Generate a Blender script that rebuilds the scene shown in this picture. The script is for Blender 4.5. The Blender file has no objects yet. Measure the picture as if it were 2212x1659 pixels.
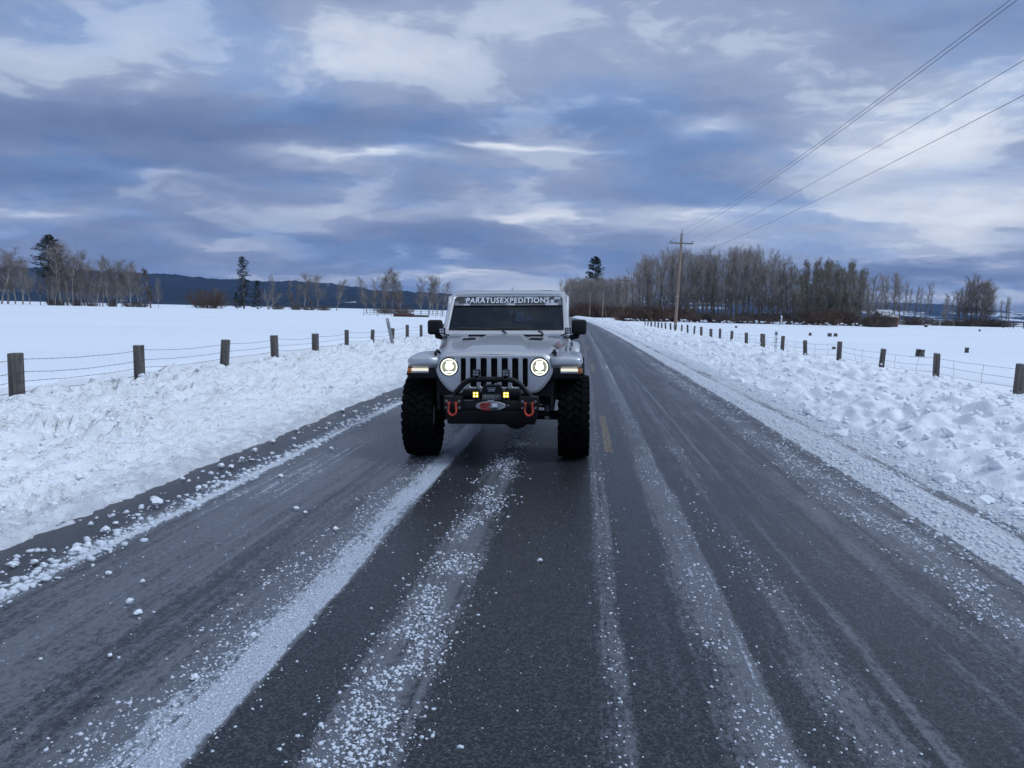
import bpy, bmesh, math, random
import numpy as np
from mathutils import Vector, Matrix

scene = bpy.context.scene
COL = scene.collection
R = math.radians

# ------------------------------------------------------------------ camera
CAM_H = 1.56
YAW, PITCH, ROLL = R(5.228), R(5.389), R(1.232)
_f = Vector((-math.sin(YAW)*math.cos(PITCH), math.cos(YAW)*math.cos(PITCH), -math.sin(PITCH)))
_r = Vector((math.cos(YAW), math.sin(YAW), 0.0))
_u = _r.cross(_f)
CR = _r*math.cos(ROLL) + _u*math.sin(ROLL)
CU = -_r*math.sin(ROLL) + _u*math.cos(ROLL)
cam_data = bpy.data.cameras.new('camera')
cam = bpy.data.objects.new('camera', cam_data)
COL.objects.link(cam)
cam_data.sensor_width = 36.0
cam_data.lens = 36.0*1661.0/2212.0
cam_data.clip_start = 0.05
cam_data.clip_end = 60000.0
m = Matrix.Identity(4)
for i in range(3):
    m[i][0] = CR[i]; m[i][1] = CU[i]; m[i][2] = -_f[i]
m[2][3] = CAM_H
cam.matrix_world = m
scene.camera = cam

# ------------------------------------------------------------------ exposure
scene.view_settings.view_transform = 'Standard'
scene.view_settings.look = 'None'
scene.view_settings.exposure = 0.15
scene.view_settings.gamma = 1.0
scene.view_settings.use_curve_mapping = False

# ------------------------------------------------------------------ world
SUN_AZ, SUN_EL = R(108.0), R(50.0)          # azimuth measured from +Y (the road) to the right
world = bpy.data.worlds.new('World')
scene.world = world
world.use_nodes = True
wn = world.node_tree
wn.nodes.clear()

def build_world():
    N, L = wn.nodes, wn.links
    def nd(t, **kw):
        n = N.new(t)
        for k, v in kw.items():
            setattr(n, k, v)
        return n
    def setin(n, vals):
        for k, v in vals.items():
            if hasattr(v, 'links') or hasattr(v, 'is_linked'):
                L.new(v, n.inputs[k])
            else:
                n.inputs[k].default_value = v
        return n
    def math_(op, a, b=0.0, c=0.0):
        n = nd('ShaderNodeMath', operation=op)
        setin(n, {0: a, 1: b, 2: c})
        return n.outputs[0]
    def vmath(op, a, b=(0, 0, 0)):
        n = nd('ShaderNodeVectorMath', operation=op)
        setin(n, {0: a, 1: b})
        return n
    out = nd('ShaderNodeOutputWorld')
    bg = nd('ShaderNodeBackground')
    bg.inputs['Strength'].default_value = 0.1
    sky = nd('ShaderNodeTexSky', sky_type='NISHITA', sun_disc=False)
    sky.sun_elevation = SUN_EL
    sky.sun_rotation = SUN_AZ
    sky.altitude = 1400
    tc = nd('ShaderNodeTexCoord')
    d = tc.outputs['Generated']
    sep = nd('ShaderNodeSeparateXYZ'); L.new(d, sep.inputs[0])
    zc = math_('MAXIMUM', sep.outputs['Z'], 0.0)
    # cloud deck seen as a plane a little above the viewer (curved, so the horizon stays finite)
    zz = math_('ADD', zc, 0.20)
    px = math_('DIVIDE', sep.outputs['X'], zz)
    py = math_('DIVIDE', sep.outputs['Y'], zz)
    pl = nd('ShaderNodeCombineXYZ'); setin(pl, {0: px, 1: py, 2: 0.0})
    # deck noise, stretched along the wind
    mp = nd('ShaderNodeMapping'); L.new(pl.outputs[0], mp.inputs['Vector'])
    mp.inputs['Rotation'].default_value = (0, 0, R(-14)); mp.inputs['Scale'].default_value = (0.75, 1.05, 1)
    mp.inputs['Location'].default_value = (3.1, 1.7, 0)
    n1 = nd('ShaderNodeTexNoise', noise_dimensions='2D'); L.new(mp.outputs[0], n1.inputs['Vector'])
    setin(n1, {'Scale': 1.1, 'Detail': 7.0, 'Roughness': 0.56, 'Distortion': 0.15})
    # view angles, warped by noise, for the large cloud masses
    az = math_('ARCTAN2', sep.outputs['X'], sep.outputs['Y'])
    el = math_('ARCSINE', zc)
    nw = nd('ShaderNodeTexNoise', noise_dimensions='2D'); L.new(mp.outputs[0], nw.inputs['Vector'])
    setin(nw, {'Scale': 1.9, 'Detail': 4.0, 'Roughness': 0.58})
    warp = vmath('SUBTRACT', nw.outputs['Color'], (0.5, 0.5, 0.5))
    warp2 = vmath('MULTIPLY', warp.outputs[0], (0.17, 0.07, 0))
    ang = nd('ShaderNodeCombineXYZ'); setin(ang, {0: az, 1: el, 2: 0.0})
    wang = vmath('ADD', ang.outputs[0], warp2.outputs[0]).outputs[0]
    blobs = SKY_BLOBS
    acc = None
    for (bx, by, sx, sy, amp) in blobs:
        s = vmath('SUBTRACT', wang, (bx, by, 0)).outputs[0]
        q = vmath('MULTIPLY', s, (1/sx, 1/sy, 0)).outputs[0]
        n = vmath('DOT_PRODUCT', q, q); L.new(q, n.inputs[1])
        e = math_('POWER', 2.71828, math_('MULTIPLY', n.outputs['Value'], -1.0))
        acc = math_('MULTIPLY_ADD', e, amp, acc if acc is not None else 0.0)
    v = math_('ADD', acc, SKY_BASE)
    v = math_('ADD', v, math_('MULTIPLY', math_('SUBTRACT', n1.outputs['Fac'], 0.5), 0.50))
    # heaped edges, in view angles so that they stay puffy near the horizon
    ma = nd('ShaderNodeMapping'); L.new(wang, ma.inputs['Vector']); ma.inputs['Scale'].default_value = (2.4, 7.0, 1)
    n3 = nd('ShaderNodeTexNoise', noise_dimensions='2D'); L.new(ma.outputs[0], n3.inputs['Vector'])
    setin(n3, {'Scale': 1.7, 'Detail': 8.0, 'Roughness': 0.60, 'Distortion': 0.0})
    v = math_('ADD', v, math_('MULTIPLY', math_('SUBTRACT', n3.outputs['Fac'], 0.5), 0.62))
    ed = nd('ShaderNodeMapRange'); ed.interpolation_type = 'SMOOTHSTEP'
    setin(ed, {'Value': math_('ADD', n3.outputs['Fac'], math_('MULTIPLY', acc, 0.35)), 'From Min': 0.515, 'From Max': 0.62, 'To Min': -0.045, 'To Max': 0.105})
    v = math_('ADD', v, ed.outputs[0])
    # an overcast sky is brightest overhead
    up = nd('ShaderNodeMapRange'); setin(up, {'Value': zc, 'From Min': 0.42, 'From Max': 1.0, 'To Min': 0.0, 'To Max': 0.42})
    v = math_('ADD', v, up.outputs[0])
    ramp = nd('ShaderNodeValToRGB'); L.new(v, ramp.inputs[0])
    cr = ramp.color_ramp
    cols = SKY_RAMP
    cr.elements[0].position = cols[0][0]; cr.elements[0].color = (*cols[0][1], 1)
    cr.elements[1].position = cols[-1][0]; cr.elements[1].color = (*cols[-1][1], 1)
    for p, c in cols[1:-1]:
        e = cr.elements.new(p); e.color = (*c, 1)
    # thick cloud is grey, thin cloud takes the blue of the sky above it
    rg = nd('ShaderNodeValToRGB'); L.new(v, rg.inputs[0]); c2 = rg.color_ramp
    gcols = SKY_GREY
    c2.elements[0].position = gcols[0][0]; c2.elements[0].color = (*gcols[0][1], 1)
    c2.elements[1].position = gcols[-1][0]; c2.elements[1].color = (*gcols[-1][1], 1)
    for p, c in gcols[1:-1]:
        e = c2.elements.new(p); e.color = (*c, 1)
    gm = nd('ShaderNodeMapRange'); gm.interpolation_type = 'SMOOTHSTEP'
    setin(gm, {'Value': nw.outputs['Fac'], 'From Min': 0.34, 'From Max': 0.56, 'To Min': 0.12, 'To Max': 0.80})
    gmix = nd('ShaderNodeMix', data_type='RGBA')
    L.new(gm.outputs[0], gmix.inputs['Factor']); L.new(ramp.outputs[0], gmix.inputs[6]); L.new(rg.outputs[0], gmix.inputs[7])
    sc = vmath('SCALE', gmix.outputs[2]); sc.inputs['Scale'].default_value = 10.0
    # a few thin openings where the clear sky shows through
    gap = nd('ShaderNodeMapRange'); gap.interpolation_type = 'SMOOTHSTEP'
    setin(gap, {'Value': n3.outputs['Fac'], 'From Min': 0.62, 'From Max': 0.80, 'To Min': 0.0, 'To Max': 0.45})
    mix = nd('ShaderNodeMix', data_type='RGBA')
    L.new(gap.outputs[0], mix.inputs['Factor']); L.new(sc.outputs[0], mix.inputs[6]); L.new(sky.outputs[0], mix.inputs[7])
    L.new(mix.outputs[2], bg.inputs['Color'])
    L.new(bg.outputs[0], out.inputs['Surface'])

def _ang(x, y):      # direction of a point of the photographed sky as (azimuth, elevation)
    v = _f + CR*((x-1106.0)/1661.0) - CU*((y-829.5)/1661.0)
    v.normalize()
    return math.atan2(v.x, v.y), math.asin(v.z)

SKY_BASE = 0.43
SKY_RAMP = [(0.0, (0.095, 0.165, 0.36)), (0.25, (0.140, 0.242, 0.46)), (0.5, (0.235, 0.345, 0.585)),
            (0.75, (0.385, 0.49, 0.695)), (1.0, (0.66, 0.74, 0.86))]
SKY_GREY = [(0.0, (0.130, 0.180, 0.325)), (0.25, (0.200, 0.254, 0.41)), (0.5, (0.315, 0.372, 0.52)), (0.75, (0.48, 0.54, 0.67)), (1.0, (0.76, 0.80, 0.87))]
# the large masses and openings of the cloud deck: x, y, half width, half height, brightness
_masses = [
    (300, 110, 560, 130, 0.19), (900, 90, 330, 110, 0.13), (1500, 90, 420, 90, 0.12),
    (220, 290, 460, 75, -0.40), (900, 262, 420, 50, -0.24), (1700, 170, 300, 60, 0.06),
    (780, 343, 170, 14, 0.44), (1110, 316, 150, 9, 0.44), (1520, 280, 80, 17, 0.40), (350, 372, 240, 12, 0.20),
    (70, 455, 120, 20, 0.34), (2080, 240, 230, 80, 0.40), (1850, 340, 240, 60, 0.20),
    (950, 450, 330, 20, 0.24), (1190, 478, 200, 13, 0.34), (1460, 455, 150, 20, 0.40),
    (1780, 480, 230, 38, 0.30), (2120, 475, 190, 40, 0.34), (1950, 545, 170, 26, 0.28),
    (620, 505, 420, 22, -0.14), (1000, 552, 380, 26, -0.20), (1650, 585, 330, 26, -0.18), (2080, 595, 260, 22, -0.14),
    (480, 528, 180, 12, 0.16), (760, 603, 330, 14, 0.24), (985, 590, 140, 9, 0.34), (1180, 640, 260, 18, 0.22), (2100, 638, 200, 16, 0.42),
]
SKY_BLOBS = []
for (x, y, sx, sy, a) in _masses:
    ba, be = _ang(x, y)
    SKY_BLOBS.append((ba, be, sx/1661.0*1.05, sy/1661.0*1.05, a))
build_world()
world.cycles.sampling_method = 'NONE'      # a broad overcast sky needs no light map
scene.cycles.use_adaptive_sampling = True
scene.cycles.adaptive_threshold = 0.02
scene.cycles.max_bounces = 7
scene.cycles.diffuse_bounces = 5
scene.cycles.glossy_bounces = 3
scene.cycles.volume_bounces = 0
scene.cycles.caustics_reflective = False
scene.cycles.caustics_refractive = False

# ------------------------------------------------------------------ sun, softened by the overcast
sd = bpy.data.lights.new('sun', 'SUN')
sd.energy = 1.5
sd.angle = R(20)
sd.color = (0.75, 0.88, 1.0)
sun = bpy.data.objects.new('sun', sd)
COL.objects.link(sun)
sdir = Vector((math.sin(SUN_AZ)*math.cos(SUN_EL), math.cos(SUN_AZ)*math.cos(SUN_EL), math.sin(SUN_EL)))
sun.rotation_euler = sdir.to_track_quat('Z', 'Y').to_euler()
sun.location = (20, 10, 30)

# ------------------------------------------------------------------ helpers: geometry
RNG = np.random.default_rng(11)
random.seed(5)

def col_x(px, Y):
    """lateral position at depth Y of a column of the photograph (2212 px wide)"""
    v = _f + CR*((px-1106.0)/1661.0) - CU*((672.0-829.5)/1661.0)
    return v.x*Y/v.y
def px_m(Y):
    return Y/1661.0*1.005
def on_plane(x, y, z=0.0):
    v = _f + CR*((x-1106.0)/1661.0) - CU*((y-829.5)/1661.0)
    t = (z-CAM_H)/v.z
    return v.x*t, v.y*t

def bend(Y):                      # the road swings gently to the left far ahead
    Y = np.maximum(np.asarray(Y, float), 0.0)
    return -0.0001*Y*Y
def road_z(x):
    return -0.024*np.abs(np.asarray(x, float)-0.3)

def fast_mesh(name, V, F, smooth=True, uv=None):
    V = np.ascontiguousarray(V, dtype=np.float32); F = np.ascontiguousarray(F, dtype=np.int32)
    k = F.shape[1]
    me = bpy.data.meshes.new(name)
    me.vertices.add(len(V)); me.vertices.foreach_set('co', V.ravel())
    me.loops.add(F.size); me.loops.foreach_set('vertex_index', F.ravel())
    me.polygons.add(len(F)); me.polygons.foreach_set('loop_start', np.arange(0, F.size, k, dtype=np.int32))
    me.update(calc_edges=True)
    me.polygons.foreach_set('use_smooth', np.full(len(F), bool(smooth)))
    if uv is not None:
        l = me.uv_layers.new(name='UVMap')
        l.data.foreach_set('uv', np.ascontiguousarray(uv[F.ravel()], dtype=np.float32).ravel())
    me.update()
    return me

def link(name, data, mat=None, parent=None):
    o = bpy.data.objects.new(name, data)
    COL.objects.link(o)
    if mat is not None and data is not None:
        data.materials.clear(); data.materials.append(mat)
    if parent is not None:
        o.parent = parent
    return o
def empty(name, loc=(0, 0, 0), rot=(0, 0, 0)):
    o = bpy.data.objects.new(name, None)
    o.empty_display_size = 0.2
    COL.objects.link(o); o.location = loc; o.rotation_euler = rot
    return o
def tag(o, label=None, cat=None, group=None, kind=None):
    if label: o['label'] = label
    if cat: o['category'] = cat
    if group: o['group'] = group
    if kind: o['kind'] = kind
    return o
def copy_tree(o, parent=None):
    c = o.copy(); COL.objects.link(c); c.parent = parent
    for ch in o.children:
        copy_tree(ch, c)
    return c

# noise in numpy
def _hash(ix, iy, s):
    h = (ix.astype(np.int64)*374761393 + iy.astype(np.int64)*668265263 + s*1442695041) & 0xffffffff
    h = ((h ^ (h >> 13))*1274126177) & 0xffffffff
    h = (h ^ (h >> 16)) & 0xffffffff
    h = (h*2246822519) & 0xffffffff
    return ((h ^ (h >> 15)) & 0xffffff)/float(0x1000000)
def vnoise(x, y, s=0):
    ix = np.floor(x); iy = np.floor(y); fx = x-ix; fy = y-iy
    ux = fx*fx*fx*(fx*(fx*6-15)+10); uy = fy*fy*fy*(fy*(fy*6-15)+10)
    a = _hash(ix, iy, s); b = _hash(ix+1, iy, s); c = _hash(ix, iy+1, s); d = _hash(ix+1, iy+1, s)
    return (a*(1-ux)+b*ux)*(1-uy)+(c*(1-ux)+d*ux)*uy
def fbm(x, y, s=0, o=4, g=0.5):
    t = 0; a = 1; n = 0
    for i in range(o):
        t = t+a*vnoise(x*2**i+i*7.3, y*2**i+i*3.1, s+i); n += a; a *= g
    return t/n
def blocks(x, y, s=0, tilt=0.8):
    """worley cells with a height and a tilt each: a pile of broken blocks. Returns height 0..1-ish and edge distance"""
    ix = np.floor(x); iy = np.floor(y)
    f1 = np.full(x.shape, 9.0); f2 = np.full(x.shape, 9.0); hv = np.zeros(x.shape)
    for dx in (-1, 0, 1):
        for dy in (-1, 0, 1):
            cx = ix+dx; cy = iy+dy
            qx = cx+_hash(cx, cy, s)-x; qy = cy+_hash(cx, cy, s+1)-y
            dd = np.abs(qx)**1.7+np.abs(qy)**1.7
            h = _hash(cx, cy, s+2) - tilt*(qx*(_hash(cx, cy, s+3)-0.5)*2+qy*(_hash(cx, cy, s+4)-0.5)*2)
            nb = dd < f1
            f2 = np.where(nb, f1, np.minimum(f2, dd))
            hv = np.where(nb, h, hv); f1 = np.where(nb, dd, f1)
    return hv, f2-f1
def sstep(a, b, x):
    t = np.clip((x-a)/(b-a), 0, 1)
    return t*t*(3-2*t)

def tubes(segs, k=3):
    """segs: array n x 8 (p0 xyz, p1 xyz, r0, r1) -> V, F (quads)"""
    S = np.asarray(segs, float)
    p0 = S[:, 0:3]; p1 = S[:, 3:6]; r0 = S[:, 6]; r1 = S[:, 7]
    d = p1-p0; d /= np.maximum(np.linalg.norm(d, axis=1, keepdims=True), 1e-9)
    ref = np.where(np.abs(d[:, 2:3]) > 0.9, np.array([[1.0, 0, 0]]), np.array([[0, 0, 1.0]]))
    a = np.cross(d, ref); a /= np.linalg.norm(a, axis=1, keepdims=True)
    b = np.cross(d, a)
    n = len(S); V = np.zeros((n, 2, k, 3))
    for i in range(k):
        t = 2*math.pi*i/k
        o = a*math.cos(t)+b*math.sin(t)
        V[:, 0, i] = p0+o*r0[:, None]; V[:, 1, i] = p1+o*r1[:, None]
    base = (np.arange(n)*2*k)[:, None]
    i = np.arange(k); j = (i+1) % k
    F = np.stack([base+i, base+j, base+k+j, base+k+i], axis=2).reshape(-1, 4)
    return V.reshape(-1, 3), F

ICO_V = None
def _ico():
    global ICO_V, ICO_F
    bm = bmesh.new(); bmesh.ops.create_icosphere(bm, subdivisions=1, radius=1.0)
    ICO_V = np.array([v.co[:] for v in bm.verts]); ICO_F = np.array([[v.index for v in f.verts] for f in bm.faces]); bm.free()
_ico()
def lumps(P, S, rng, squash=(0.55, 0.95), rough=0.32):
    """many small irregular lumps resting at points P (n x 3) with radius S (n,)"""
    n = len(P); nv = len(ICO_V)
    V = np.repeat(ICO_V[None], n, 0)*(1+rng.uniform(-rough, rough, (n, nv, 1)))
    sc = np.stack([rng.uniform(0.75, 1.35, n), rng.uniform(0.75, 1.35, n), rng.uniform(*squash, n)], 1)
    V = V*sc[:, None, :]
    t = rng.uniform(0, 6.283, n); c, s = np.cos(t), np.sin(t)
    x = V[:, :, 0]*c[:, None]-V[:, :, 1]*s[:, None]; y = V[:, :, 0]*s[:, None]+V[:, :, 1]*c[:, None]
    V = np.stack([x, y, V[:, :, 2]], 2)*S[:, None, None]
    V += P[:, None, :]; V[:, :, 2] += (S*0.45)[:, None]
    F = (ICO_F[None]+(np.arange(n)*nv)[:, None, None]).reshape(-1, 3)
    return V.reshape(-1, 3), F
# ------------------------------------------------------------------ helpers: materials
class NT:
    def __init__(self, name):
        self.m = bpy.data.materials.new(name); self.m.use_nodes = True
        self.t = self.m.node_tree; self.t.nodes.clear()
        self.out = self.t.nodes.new('ShaderNodeOutputMaterial')
    def n(self, typ, ins=None, **kw):
        x = self.t.nodes.new(typ)
        for k, v in kw.items(): setattr(x, k, v)
        for k, v in (ins or {}).items(): self.put(x.inputs[k], v)
        return x
    def put(self, sock, v):
        if isinstance(v, bpy.types.NodeSocket): self.t.links.new(v, sock)
        elif isinstance(v, tuple) and len(v) == 3 and sock.type == 'RGBA': sock.default_value = (*v, 1)
        elif isinstance(v, (int, float)) and sock.type == 'RGBA': sock.default_value = (v, v, v, 1)
        else: sock.default_value = v
    def math(self, op, a, b=0.0, c=0.0, clamp=False):
        x = self.n('ShaderNodeMath', {0: a, 1: b, 2: c}, operation=op); x.use_clamp = clamp
        return x.outputs[0]
    def mix(self, f, a, b):
        x = self.n('ShaderNodeMix', data_type='RGBA')
        self.put(x.inputs['Factor'], f); self.put(x.inputs[6], a); self.put(x.inputs[7], b)
        return x.outputs[2]
    def noise(self, vec, scale, detail=3.0, rough=0.5, dist=0.0):
        return self.n('ShaderNodeTexNoise', {'Vector': vec, 'Scale': scale, 'Detail': detail, 'Roughness': rough, 'Distortion': dist}).outputs['Fac']
    def pos(self):
        return self.n('ShaderNodeNewGeometry').outputs['Position']
    def obj(self):
        return self.n('ShaderNodeTexCoord').outputs['Object']
    def mapped(self, vec, scale=(1, 1, 1), loc=(0, 0, 0), rot=(0, 0, 0)):
        return self.n('ShaderNodeMapping', {'Vector': vec, 'Scale': scale, 'Location': loc, 'Rotation': rot}).outputs[0]
    def ramp(self, fac, stops, interp='LINEAR'):
        x = self.n('ShaderNodeValToRGB', {0: fac}); cr = x.color_ramp; cr.interpolation = interp
        def c4(c): return (c, c, c, 1) if not isinstance(c, tuple) else (*c, 1)
        cr.elements[0].position = stops[0][0]; cr.elements[0].color = c4(stops[0][1])
        cr.elements[1].position = stops[-1][0]; cr.elements[1].color = c4(stops[-1][1])
        for p, c in stops[1:-1]:
            e = cr.elements.new(p); e.color = c4(c)
        return x.outputs[0]
    def step(self, v, a, b, lo=0.0, hi=1.0):
        x = self.n('ShaderNodeMapRange', {'Value': v, 'From Min': a, 'From Max': b, 'To Min': lo, 'To Max': hi}); x.interpolation_type = 'SMOOTHSTEP'
        return x.outputs[0]
    def bump(self, h, strength=0.3, dist=0.01, normal=None):
        x = self.n('ShaderNodeBump', {'Height': h, 'Strength': strength, 'Distance': dist})
        if normal is not None: self.put(x.inputs['Normal'], normal)
        return x.outputs[0]
    def principled(self, **kw):
        b = self.n('ShaderNodeBsdfPrincipled')
        for k, v in kw.items(): self.put(b.inputs[k.replace('_', ' ')], v)
        self.t.links.new(b.outputs[0], self.out.inputs['Surface'])
        return b
MATS = {}
def simple(name, c, rough=0.6, metal=0.0, var=0.15, scale=6.0, bump=0.0, bscale=60.0, stretch=(1, 1, 1), coat=0.0, spec=0.5):
    if name in MATS: return MATS[name]
    t = NT(name); o = t.obj()
    v = t.mapped(o, stretch)
    f = t.noise(v, scale, 4.0, 0.6)
    c0 = tuple(x*(1-var*1.6) for x in c); c1 = tuple(min(1, x*(1+var*1.6)) for x in c)
    colr = t.mix(t.step(f, 0.3, 0.7), c0, c1)
    kw = dict(Base_Color=colr, Roughness=rough, Metallic=metal, Coat_Weight=coat, Specular_IOR_Level=spec)
    if bump > 0:
        kw['Normal'] = t.bump(t.noise(v, bscale, 3.0, 0.6), bump, 0.01)
    t.principled(**kw)
    MATS[name] = t.m
    return t.m
def emitter(name, c, strength, var=0.0):
    if name in MATS: return MATS[name]
    t = NT(name)
    f = t.noise(t.obj(), 60.0, 2.0)
    e = t.n('ShaderNodeEmission', {'Color': t.mix(t.math('MULTIPLY', f, var), c, tuple(x*0.7 for x in c)), 'Strength': strength})
    t.t.links.new(e.outputs[0], t.out.inputs['Surface'])
    MATS[name] = t.m
    return t.m

def mat_snow(name, tint=(0.80, 0.84, 0.90), dirt=0.0, lump=0.25, fine=0.35, edge=False):
    t = NT(name); p = t.pos()
    big = t.noise(p, 0.35, 3.0); mid = t.noise(p, 5.0, 4.0, 0.6); fin = t.noise(p, 38.0, 3.0, 0.6)
    c = t.mix(t.step(mid, 0.25, 0.8), tuple(x*0.93 for x in tint), tint)
    if dirt > 0:
        dn = t.noise(t.mapped(p, (1.0, 0.5, 1.0)), 3.0, 6.0, 0.7)
        c = t.mix(t.math('MULTIPLY', t.step(dn, 0.50, 0.72), dirt), c, (0.50, 0.48, 0.46))
        d2 = t.noise(p, 11.0, 4.0, 0.65)
        c = t.mix(t.math('MULTIPLY', t.step(d2, 0.52, 0.66), min(dirt*1.2, 0.5)), c, (0.62, 0.63, 0.66))
    if edge:                                  # wet grey slush along the foot of the bank
        uu = t.n('ShaderNodeSeparateXYZ', {0: t.n('ShaderNodeUVMap').outputs[0]}).outputs[0]
        nz = t.noise(t.mapped(p, (1, 0.6, 1)), 7.0, 5.0, 0.7)
        ef = t.step(t.math('ADD', uu, t.math('MULTIPLY', nz, 0.9)), -4.05, -3.45)
        c = t.mix(t.math('MULTIPLY', ef, t.step(nz, 0.35, 0.6, 0.25, 0.75)), c, (0.46, 0.475, 0.53))
    h = t.math('ADD', t.math('MULTIPLY', mid, 0.7), t.math('MULTIPLY', fin, 0.16))
    nb = t.bump(h, lump, 0.06)
    nb = t.bump(fin, fine, 0.008, nb)
    t.principled(Base_Color=c, Roughness=0.62, Specular_IOR_Level=0.25, Normal=nb)
    return t.m
M_FIELD = None
def mat_field():
    t = NT('smooth_snow_field'); p = t.pos()
    big = t.noise(t.mapped(p, (0.02, 0.05, 1)), 1.0, 4.0, 0.5); mid = t.noise(p, 0.8, 4.0, 0.5)
    c = t.mix(t.step(big, 0.3, 0.7), (0.80, 0.84, 0.90), (0.85, 0.885, 0.93))
    nb = t.bump(t.math('ADD', t.math('MULTIPLY', big, 3.0), t.math('MULTIPLY', mid, 0.25)), 0.6, 0.35)
    t.principled(Base_Color=c, Roughness=0.6, Specular_IOR_Level=0.25, Normal=nb)
    return t.m
M_FIELD = mat_field()
M_BANK_L = mat_snow('ploughed_snow', tint=(0.89, 0.905, 0.93), dirt=0.34, lump=1.0, fine=1.0, edge=True)
M_BANK_R = mat_snow('broken_block_snow', tint=(0.90, 0.92, 0.95), dirt=0.03, lump=0.6, fine=0.6)
M_LUMP = mat_snow('snow_lump', tint=(0.84, 0.87, 0.91), lump=0.1, fine=0.3)
M_GRAIN = mat_snow('ice_grain', tint=(0.68, 0.72, 0.78), lump=0.05, fine=0.2)

# film of frost and slush across the road: position u (m), how much of it
U0, U1 = -5.2, 5.6
FILM = [(-5.2, 1.0), (-3.95, 1.0), (-3.84, 0.14), (-3.45, 0.20), (-3.27, 0.50), (-3.14, 0.80), (-3.07, 0.48), (-2.85, 0.54), (-2.6, 0.60),
        (-2.35, 0.50), (-2.05, 0.42), (-1.86, 0.46), (-1.66, 0.54), (-1.55, 0.72), (-1.43, 0.83), (-1.345, 0.76), (-1.30, 0.17), (-0.97, 0.16), (-0.93, 0.50), (-0.72, 0.56),
        (-0.60, 0.44), (-0.55, 0.20), (0.08, 0.24), (0.13, 0.44), (0.225, 0.47), (0.26, 0.25), (0.52, 0.30), (0.62, 0.50), (0.80, 0.62)]
FILM2 = [(0.80, 0.62), (0.84, 0.30), (0.98, 0.35), (1.10, 0.45), (1.22, 0.42), (1.335, 0.32), (1.36, 0.49), (1.40, 0.47), (1.44, 0.33), (1.65, 0.38), (1.85, 0.40), (1.95, 0.48), (2.06, 0.38),
         (2.25, 0.52), (2.50, 0.58), (2.62, 0.40), (2.75, 0.55), (2.84, 0.92), (3.05, 1.0), (3.22, 0.95), (3.36, 0.66), (3.50, 0.74), (3.66, 1.0), (4.0, 1.0), (5.6, 1.0)]
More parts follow.
